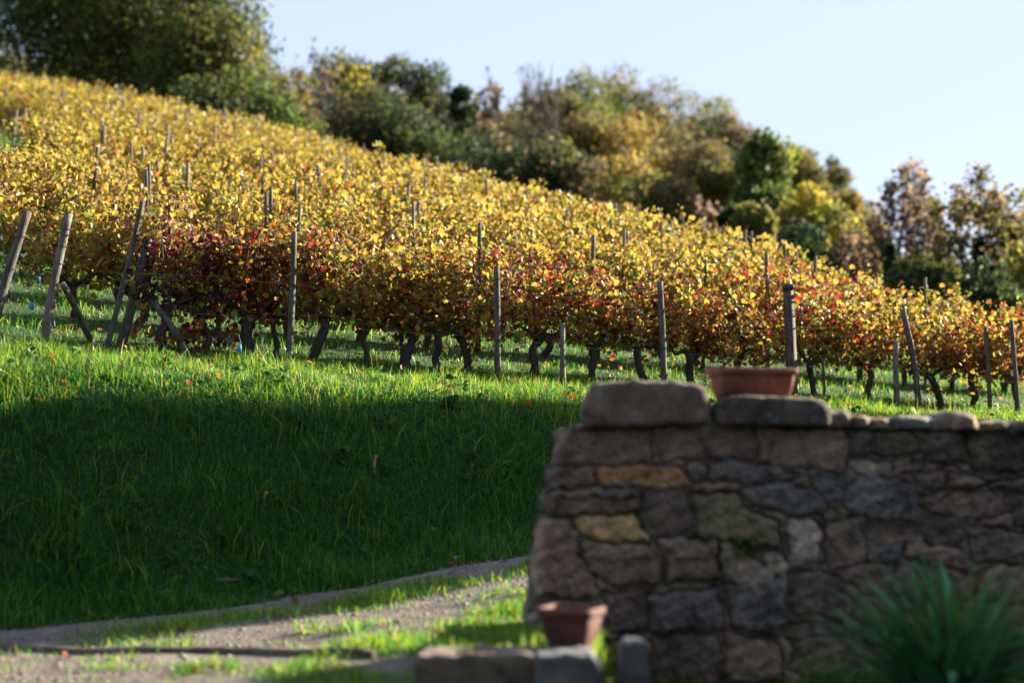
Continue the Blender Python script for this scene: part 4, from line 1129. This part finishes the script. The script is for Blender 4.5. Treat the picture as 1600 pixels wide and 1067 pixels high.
DARK = dict(dark=5, green=3, olive=3, brown=1); DOL = dict(olive=5, dark=3, green=2, lime=1, yellow=.6); BRN = dict(brown=4, olive=3, rust=1, dark=2)
GLD = dict(gold=3, olive=5, brown=3, green=1); YG = dict(yellow=3, lime=4, olive=3); PNK = dict(pink=6, brown=2, rust=1); OLB = dict(olive=5, brown=3, gold=2, grey=1)
TREES = [
 ('broadleaf_tree', -70, 80, -150, 150, DARK, 'dark green tree beyond the left edge of the photo, behind the vineyard top', dict(nleaf=5200, leaf=.42, clumps=22, base=.16)),
 ('broadleaf_tree', 50, 76, -120, 125, dict(dark=5, green=4, olive=2, lime=.6), 'huge dark green tree at the upper left corner', dict(nleaf=6000, leaf=.40, clumps=24, base=.16)),
 ('broadleaf_tree', 150, 78, -150, 120, dict(brown=4, dark=4, olive=3, rust=.6), 'huge brownish dark tree second from the upper left corner', dict(nleaf=6000, leaf=.40, clumps=24, base=.16)),
 ('broadleaf_tree', 235, 75, -70, 105, dict(olive=4, green=3, lime=.7, dark=3), 'huge green tree with pale green lit clumps, third from the upper left corner', dict(nleaf=6000, leaf=.40, clumps=24, base=.20)),
 ('broadleaf_tree', 312, 72, -45, 76, dict(olive=6, lime=1, yellow=.35, dark=2, green=2.5), 'huge yellow green tree whose round right side meets the sky', dict(nleaf=6400, leaf=.38, clumps=26, base=.20)),
 ('dark_shrub', 345, 68, 120, 70, DARK, 'dark green shrub under the yellow green tree by the sky', dict(nleaf=2600, base=.05, clumps=12)),
 ('dark_shrub', 428, 64, 150, 60, DARK, 'wide dark green hedge shrub above the vines, left of the middle wood', dict(nleaf=2600, base=.05, clumps=12)),
 ('autumn_shrub', 452, 70, 118, 48, dict(rust=4, brown=4, olive=2, gold=1), 'rusty brown shrub between the huge left trees and the middle wood', dict(nleaf=2200, base=.1, clumps=10)),
 ('autumn_tree', 408, 78, 66, 28, dict(rust=2, brown=2, olive=3), 'thin reddish tree close to the right side of the huge yellow green tree', dict(nleaf=900, base=.3, clumps=9, sparse=True)),
 ('bare_tree', 492, 84, 58, 36, dict(grey=3, brown=2), 'almost bare slender tree standing against the sky, left of the middle wood', dict(nleaf=300, base=.35, clumps=10, sparse=True, limbs=10, leaf=.3)),
 ('broadleaf_tree', 545, 90, 100, 52, dict(dark=4, olive=3, yellow=1, green=2), 'dark tree with a yellow top, leftmost of the middle wood', dict(clumps=18)),
 ('broadleaf_tree', 606, 92, 100, 46, DOL, 'olive green round topped tree, second in the middle wood', dict(clumps=18)),
 ('broadleaf_tree', 664, 92, 112, 44, DARK, 'dark round tree left of the gap of sky in the middle wood', dict(clumps=18)),
 ('broadleaf_tree', 575, 82, 150, 75, dict(dark=5, brown=3, olive=2), 'dark brownish tree low in front of the middle wood', dict(clumps=18, base=.12)),
 ('broadleaf_tree', 655, 80, 178, 65, DARK, 'dark spreading tree low in front of the middle wood, left of the ivy trunks', dict(clumps=18, base=.10)),
 ('ivy_tree', 722, 88, 138, 20, dict(ivy=5, dark=2), 'narrow ivy covered dark tree in the gap of sky', dict(nleaf=1300, leaf=.3, base=.08, clumps=12)),
 ('ivy_tree', 741, 90, 165, 12, dict(ivy=5, dark=1), 'thin ivy covered trunk right beside the narrow ivy tree', dict(nleaf=700, leaf=.28, base=.08, clumps=9)),
 ('autumn_tree', 760, 93, 122, 34, dict(pink=3, brown=3, rust=1), 'sparse pinkish brown tree right of the ivy trunks', dict(nleaf=900, base=.35, clumps=10, sparse=True, leaf=.3)),
 ('sparse_tree', 822, 96, 106, 42, dict(grey=2, olive=3, brown=2), 'thin topped tree with bare twigs against the sky, middle of the photo', dict(nleaf=1300, base=.3, clumps=12, sparse=True, limbs=12)),
 ('broadleaf_tree', 790, 78, 215, 55, dict(ivy=3, dark=4, brown=2), 'low dark thicket tree below the thin topped tree', dict(base=.06, clumps=14)),
 ('broadleaf_tree', 720, 72, 225, 70, dict(dark=5, ivy=3), 'wide low dark shrub tree under the ivy trunks', dict(base=.05, clumps=14, nleaf=3000)),
 ('broadleaf_tree', 872, 100, 150, 40, BRN, 'brownish tree between the thin topped tree and the rounded olive tree', dict(clumps=14)),
 ('broadleaf_tree', 905, 112, 122, 58, dict(dark=3, olive=4, lime=1, green=2), 'rounded olive green tree at the left shoulder of the hill', dict(clumps=20, nleaf=4200)),
 ('broadleaf_tree', 968, 118, 126, 52, dict(olive=4, lime=2, gold=1, brown=2), 'yellowish olive tree on the hill crest right of the rounded olive tree', dict(clumps=18)),
 ('broadleaf_tree', 1025, 118, 142, 46, OLB, 'dull olive tree on the hill crest above the golden trees', dict(clumps=18)),
 ('broadleaf_tree', 1078, 118, 160, 44, OLB, 'olive brown tree on the hill crest, fourth from the rounded olive tree', dict(clumps=16)),
 ('broadleaf_tree', 1122, 116, 170, 38, dict(olive=4, lime=2, brown=2), 'yellowish small topped tree on the right shoulder of the hill', dict(clumps=14)),
 ('broadleaf_tree', 1160, 114, 192, 36, OLB, 'olive brown tree lower on the right shoulder of the hill', dict(clumps=14)),
 ('autumn_tree', 930, 92, 192, 58, GLD, 'golden orange tree below the rounded olive tree', dict(clumps=18, base=.12)),
 ('autumn_tree', 1000, 90, 200, 55, dict(gold=4, rust=1, brown=3, olive=3), 'orange gold tree, right one of the pair on the hill face', dict(clumps=18, base=.12)),
 ('broadleaf_tree', 1062, 94, 215, 52, BRN, 'brown tree on the hill face right of the orange gold pair', dict(clumps=16, base=.12)),
 ('broadleaf_tree', 1118, 90, 232, 46, GLD, 'gold brown tree left of the tall green tree', dict(clumps=16, base=.12)),
 ('broadleaf_tree', 880, 74, 236, 58, dict(dark=3, olive=3, brown=3), 'dark olive tree right above the vine edge in the middle', dict(clumps=16, base=.08)),
 ('broadleaf_tree', 965, 68, 258, 60, dict(olive=4, gold=3, brown=3), 'olive and gold low tree right above the vine edge', dict(clumps=16, base=.08)),
 ('broadleaf_tree', 1045, 62, 285, 55, dict(olive=4, gold=3, lime=1, brown=2), 'yellowish bushy tree above the vine edge, left of the pinkish shrub', dict(clumps=16, base=.08)),
 ('autumn_shrub', 1105, 60, 312, 32, PNK, 'pinkish brown sparse shrub above the vine edge', dict(nleaf=800, base=.15, clumps=10, sparse=True, leaf=.25)),
 ('conifer_shrub', 1142, 58, 330, 15, dict(ivy=5, dark=2), 'small dark upright evergreen left of the tall green tree', dict(nleaf=1100, leaf=.22, base=.02, clumps=10)),
 ('broadleaf_tree', 1195, 64, 222, 46, dict(green=5, olive=4, lime=2, dark=1), 'tall bright green tree standing clear on the right shoulder of the hill', dict(nleaf=5200, leaf=.28, clumps=22, base=.12)),
 ('broadleaf_tree', 1180, 56, 330, 40, dict(olive=4, lime=2, gold=1), 'small olive tree at the foot of the tall green tree', dict(clumps=14, base=.06, leaf=.26)),
 ('broadleaf_tree', 1248, 92, 238, 36, dict(olive=4, lime=2, yellow=1, brown=1), 'yellowish olive tree behind and right of the tall green tree', dict(clumps=14)),
 ('autumn_shrub', 1258, 60, 308, 44, dict(yellow=6, lime=3, gold=1), 'bright yellow bush right of the tall green tree', dict(nleaf=3600, leaf=.24, clumps=16, base=.05)),
 ('autumn_shrub', 1322, 58, 338, 42, dict(yellow=3, lime=2, olive=3, pink=2), 'paler yellow olive bush right of the bright yellow bush', dict(nleaf=2600, leaf=.24, clumps=14, base=.05)),
 ('dark_shrub', 1262, 48, 366, 52, dict(ivy=4, dark=5), 'flat dark shrub in front of the bright yellow bush', dict(nleaf=2400, leaf=.22, clumps=12, base=.02)),
 ('sparse_tree', 1308, 96, 243, 22, dict(green=3, dark=3, grey=1), 'small blue green tree top with gaps, on the falling skyline', dict(nleaf=700, clumps=9, sparse=True, leaf=.3)),
 ('broadleaf_tree', 1322, 88, 275, 34, OLB, 'olive brown tree at the end of the hill skyline', dict(clumps=14)),
 ('broadleaf_tree', 1288, 90, 268, 34, OLB, 'olive tree on the falling skyline left of the blue green top', dict(clumps=14)),
 ('autumn_tree', 1408, 56, 250, 66, dict(pink=6, brown=2, rust=.6, grey=1), 'tall lacy pinkish brown tree standing against the sky on the right', dict(nleaf=4800, leaf=.20, clumps=36, base=.22, sparse=True, limbs=22, tr=.16)),
 ('autumn_tree', 1345, 52, 345, 34, PNK, 'small pinkish tree left of the tall lacy pinkish tree', dict(nleaf=1100, leaf=.2, clumps=12, base=.1, sparse=True)),
 ('broadleaf_tree', 1425, 46, 410, 48, dict(dark=3, green=3, lime=2, olive=2), 'dark green undergrowth bush below the lacy pinkish tree', dict(nleaf=2000, leaf=.2, clumps=12, base=.02)),
 ('sparse_tree', 1480, 58, 330, 24, dict(olive=3, brown=2, grey=2), 'thin twiggy tree between the lacy pinkish tree and the leaning ivy tree', dict(nleaf=420, clumps=9, sparse=True, leaf=.2, limbs=9)),
 ('leaning_tree', 1535, 50, 272, 82, dict(olive=4, brown=3, gold=1.5, pink=1.5), 'big open crowned tree with an ivy clad trunk and a limb leaning right', dict(nleaf=4200, leaf=.20, clumps=34, base=.36, sparse=True, limbs=20, tr=.2)),
 ('broadleaf_tree', 1640, 52, 300, 60, dict(olive=4, gold=2, pink=2, brown=1), 'olive and tan tree cut by the right edge of the photo', dict(nleaf=2200, leaf=.22, clumps=18, base=.2, sparse=True)),
 ('dark_shrub', 1545, 42, 425, 50, dict(ivy=4, dark=5, green=2), 'dark ivy shrub at the foot of the leaning ivy tree', dict(nleaf=2000, leaf=.18, clumps=12, base=.02)),
 ('autumn_shrub', 1600, 44, 395, 40, dict(lime=4, yellow=2, olive=3), 'yellow green bush at the right edge under the trees', dict(nleaf=1700, leaf=.18, clumps=12, base=.02)),
 ('autumn_shrub', 1478, 46, 420, 28, dict(lime=4, yellow=1, olive=3, dark=1), 'yellow green bush between the two ivy clad trunks', dict(nleaf=1200, leaf=.18, clumps=10, base=.02)),
 ('broadleaf_tree', 1370, 70, 360, 45, dict(olive=4, dark=3, gold=1), 'olive tree low behind the small pinkish tree', dict(clumps=14, base=.05)),
 ('bare_tree', 697, 90, 108, 26, dict(grey=3, brown=2), 'bare twiggy tree top rising just left of the narrow ivy tree', dict(base=.3, sparse=True, nleaf=260, leaf=.2)),
 ('bare_tree', 848, 94, 98, 30, dict(grey=3, olive=2), 'bare wispy tree top rising right of the thin topped tree', dict(base=.3, sparse=True, nleaf=320, leaf=.2)),
]
for i, (nm, px, D, top, hw, mix, lab, kw) in enumerate(TREES):
    t_ = (sparse_tree if kw.get('sparse') else tree)(nm, px, D, top, hw, mix, lab, 'shrub' if 'shrub' in nm else 'tree', seed=i, **kw)
    rg = np.random.default_rng(77 + i)
    if 'lacy' in lab and 'tall lacy' in lab:
        ivy_trunk(t_, 1392, 455, 1392, 385, D, 11, rg)
    if nm == 'leaning_tree':
        ivy_trunk(t_, 1530, 480, 1532, 375, D, 16, rg); 
        lm = MB(); S_ = spline([at(1532, 410, D), at(1560, 385, D), at(1590, 355, D), at(1630, 322, D)], 12) - np.array(t_.location); add_tube(lm, S_, np.linspace(.15, .07, 12), 8, .06, rg); lm.build('limb', M_TBARK, t_)
        ivy_trunk(t_, 1540, 402, 1600, 348, D, 9, rg)

# the wood that closes the view further back, too dense to count
r = np.random.default_rng(99)
mb = MB()
for k in range(300):
    px = r.uniform(-150, 1350); D = r.uniform(96, 170)
    lim = np.interp(px, [-150, 380, 430, 500, 540, 700, 750, 830, 900, 1000, 1200, 1350], [60, 105, 128, 135, 120, 140, 165, 145, 128, 142, 218, 300])
    x = (px - 800) / F * D; gz = float(ground(x, D))
    ztop = min(gz + r.uniform(10, 16), at(px, lim + r.uniform(0, 26), D)[2])
    if ztop < gz + 2.5: continue
    H = ztop - gz; n = 1100
    dd = r.normal(size=(n, 3)); dd /= np.linalg.norm(dd, axis=1)[:, None]
    P = np.array([x, D, gz + H * .58]) + dd * (.5 + .6 * r.random((n, 1)) ** .5) * np.array([2.6, 2.6, H * .40])
    cn_ = np.array([TC[q_] for q_ in ('dark', 'olive', 'brown', 'green', 'gold')])[r.choice(5, p=(.22, .36, .2, .1, .12))]
    add_leaves(mb, LEAF_QUAD, P, .34 * r.uniform(.6, 1.2, n), cn_ * r.uniform(.6, 1.4, (n, 1)), r)
for k in range(60):
    px = r.uniform(1330, 1760); D = r.uniform(58, 95); x = (px - 800) / F * D; gz = float(ground(x, D))
    ztop = at(px, r.uniform(385, 430), D)[2]; H = ztop - gz; n = 380
    if H < 1: continue
    dd = r.normal(size=(n, 3)); dd /= np.linalg.norm(dd, axis=1)[:, None]
    P = np.array([x, D, gz + H * .5]) + dd * (.4 + .65 * r.random((n, 1)) ** .5) * np.array([1.9, 1.9, H * .48])
    cn_ = np.array([TC[q_] for q_ in ('dark', 'olive', 'lime', 'green', 'pink')])[r.choice(5, p=(.3, .32, .14, .16, .08))]
    add_leaves(mb, LEAF_QUAD, P, .38 * r.uniform(.6, 1.2, n), cn_ * r.uniform(.6, 1.4, (n, 1)), r)
o = mb.build('far_wood', M_TREE); kind(o, 'stuff')

# ---------------------------------------------------------------- the house up the track, unseen and put in to cast the bank's shadow
hu, hv, hl, hw_, he, hr = 19.0, 15.45, 9.0, 3.3, 7.8, 1.2
hx, hy = xy(hu + hl / 2, hv); hz = float(ground(hx, hy)) - .3
added_house = empty('added_house', (hx, hy, hz), ROWZ)
mb = MB()
a, b = hl / 2, hw_ / 2
V_ = [(-a, -b, 0), (a, -b, 0), (a, b, 0), (-a, b, 0), (-a, -b, he), (a, -b, he), (a, b, he), (-a, b, he), (-a, 0, he + hr), (a, 0, he + hr)]
mb.add(V_, [0, 1, 5, 4, 2, 3, 7, 6, 3, 0, 4, 8, 7, 1, 2, 6, 9, 5, 3, 2, 1, 0], [4, 4, 5, 5, 4], (.55, .48, .38)); mb.build('wall', M_PLAIN, added_house, False)
mb = MB()
for s_ in (-1, 1):
    e = .12
    V_ = [(-a - e, s_ * (b + e), he - .06), (a + e, s_ * (b + e), he - .06), (a + e, 0, he + hr + .02), (-a - e, 0, he + hr + .02)]
    V_ = V_ + [(p_[0], p_[1], p_[2] + .14) for p_ in V_]
    mb.add(V_, [0, 1, 2, 3, 7, 6, 5, 4, 0, 4, 5, 1, 1, 5, 6, 2, 2, 6, 7, 3, 3, 7, 4, 0], [4] * 6, (.22, .09, .055))
mb.build('roof', M_TERRA, added_house, False)
for zz in (1.2, 4.2):
    for xx in (-2.6, 0, 2.6):
        mb = MB(); x0, x1, y0, y1, z0, z1 = xx - .45, xx + .45, -b - .05, -b + .02, zz, zz + 1.3
        V_ = [(x0, y0, z0), (x1, y0, z0), (x1, y0, z1), (x0, y0, z1), (x0, y1, z0), (x1, y1, z0), (x1, y1, z1), (x0, y1, z1)]
        mb.add(V_, [0, 1, 2, 3, 7, 6, 5, 4, 0, 4, 5, 1, 1, 5, 6, 2, 2, 6, 7, 3, 3, 7, 4, 0], [4] * 6, (.04, .05, .06)); mb.build('window', M_PLAIN, added_house, False)
tag(added_house, 'tall narrow plastered house right of the track, unseen, put in to shade the bank', 'added_house')
wing = empty('added_shed', (17.0, 3.5, -2.0), rad(90))  # unseen, put in to block sky and keep sun off pot and plant
mb = MB(); a, b, he, hr = 12.0, 4., 6.2, 2.0
V_ = [(-a, -b, 0), (a, -b, 0), (a, b, 0), (-a, b, 0), (-a, -b, he), (a, -b, he), (a, b, he), (-a, b, he), (-a, 0, he + hr), (a, 0, he + hr)]
mb.add(V_, [0, 1, 5, 4, 2, 3, 7, 6, 3, 0, 4, 8, 7, 1, 2, 6, 9, 5, 3, 2, 1, 0], [4, 4, 5, 5, 4], (.055, .042, .032)); mb.build('wall', M_PLAIN, wing, False)
mb = MB()
for s_ in (-1, 1):
    e = .4
    V_ = [(-a - e, s_ * (b + e), he - .22), (a + e, s_ * (b + e), he - .22), (a + e, 0, he + hr + .02), (-a - e, 0, he + hr + .02)]
    V_ = V_ + [(p_[0], p_[1], p_[2] + .16) for p_ in V_]
    mb.add(V_, [0, 1, 2, 3, 7, 6, 5, 4, 0, 4, 5, 1, 1, 5, 6, 2, 2, 6, 7, 3, 3, 7, 4, 0], [4] * 6, (.12, .055, .035))
mb.build('roof', M_TERRA, wing, False)
tag(wing, 'tall dark timber shed right of the yard, unseen, put in to shade the pot and plant', 'added_shed')
# unseen tree put in over the yard to darken the wall foot and bank
r = np.random.default_rng(303)
yt = empty('added_yard_tree', (-3.5, -2.6, -1.76))
n = 9000
dd = r.normal(size=(n, 3)); dd /= np.linalg.norm(dd, axis=1)[:, None]
P = np.array([1.0, 3.2, 10.3]) + dd * (.45 + .55 * r.random((n, 1)) ** .4) * np.array([11, 6.4, 3.4]) + .5 * r.normal(size=(n, 3))
mb = MB(); add_leaves(mb, LEAF_QUAD, P, .42 * r.uniform(.6, 1.3, n), np.array((.05, .08, .02)) * r.uniform(.6, 1.4, (n, 1)), r); mb.build('crown', M_TREE, yt)
mb = MB(); add_tube(mb, spline([(0, 0, -.3), (.1, .1, 2.2), (.5, .6, 4.6), (1.6, 1.6, 8.5)], 14), np.linspace(.42, .18, 14), 10, .06, r)
for k in range(9):
    e_ = np.array([1 + r.uniform(-8, 8), 3.4 + r.uniform(-4, 4), 10.3 + r.uniform(-1, 1.5)]); add_tube(mb, spline([(.4, .5, 4.2), np.array([.4, .5, 4.2]) * .5 + e_ * .5 + (0, 0, .8), e_], 10), np.linspace(.17, .03, 10), 6, .05, r)
mb.build('trunk', M_TBARK, yt)
tag(yt, 'wide dark leaved tree above the camera, unseen, put in to darken the yard', 'tree')
# dark timber barn behind the camera, put in unseen to cut the skylight
added_barn = empty('added_barn', (1.0, -7.5, -2.0))
mb = MB(); a, b, he, hr = 15., 4., 5.0, 2.5
V_ = [(-a, -b, 0), (a, -b, 0), (a, b, 0), (-a, b, 0), (-a, -b, he), (a, -b, he), (a, b, he), (-a, b, he), (-a, 0, he + hr), (a, 0, he + hr)]
mb.add(V_, [0, 1, 5, 4, 2, 3, 7, 6, 3, 0, 4, 8, 7, 1, 2, 6, 9, 5, 3, 2, 1, 0], [4, 4, 5, 5, 4], (.055, .042, .032)); mb.build('wall', M_PLAIN, added_barn, False)
mb = MB()
for s_ in (-1, 1):
    e = .4
    V_ = [(-a - e, s_ * (b + e), he - .34), (a + e, s_ * (b + e), he - .34), (a + e, 0, he + hr + .02), (-a - e, 0, he + hr + .02)]
    V_ = V_ + [(p_[0], p_[1], p_[2] + .16) for p_ in V_]
    mb.add(V_, [0, 1, 2, 3, 7, 6, 5, 4, 0, 4, 5, 1, 1, 5, 6, 2, 2, 6, 7, 3, 3, 7, 4, 0], [4] * 6, (.12, .055, .035))
mb.build('roof', M_TERRA, added_barn, False)
tag(added_barn, 'long dark timber barn behind the camera, unseen, put in to cut the skylight', 'added_barn')
print('DONE')
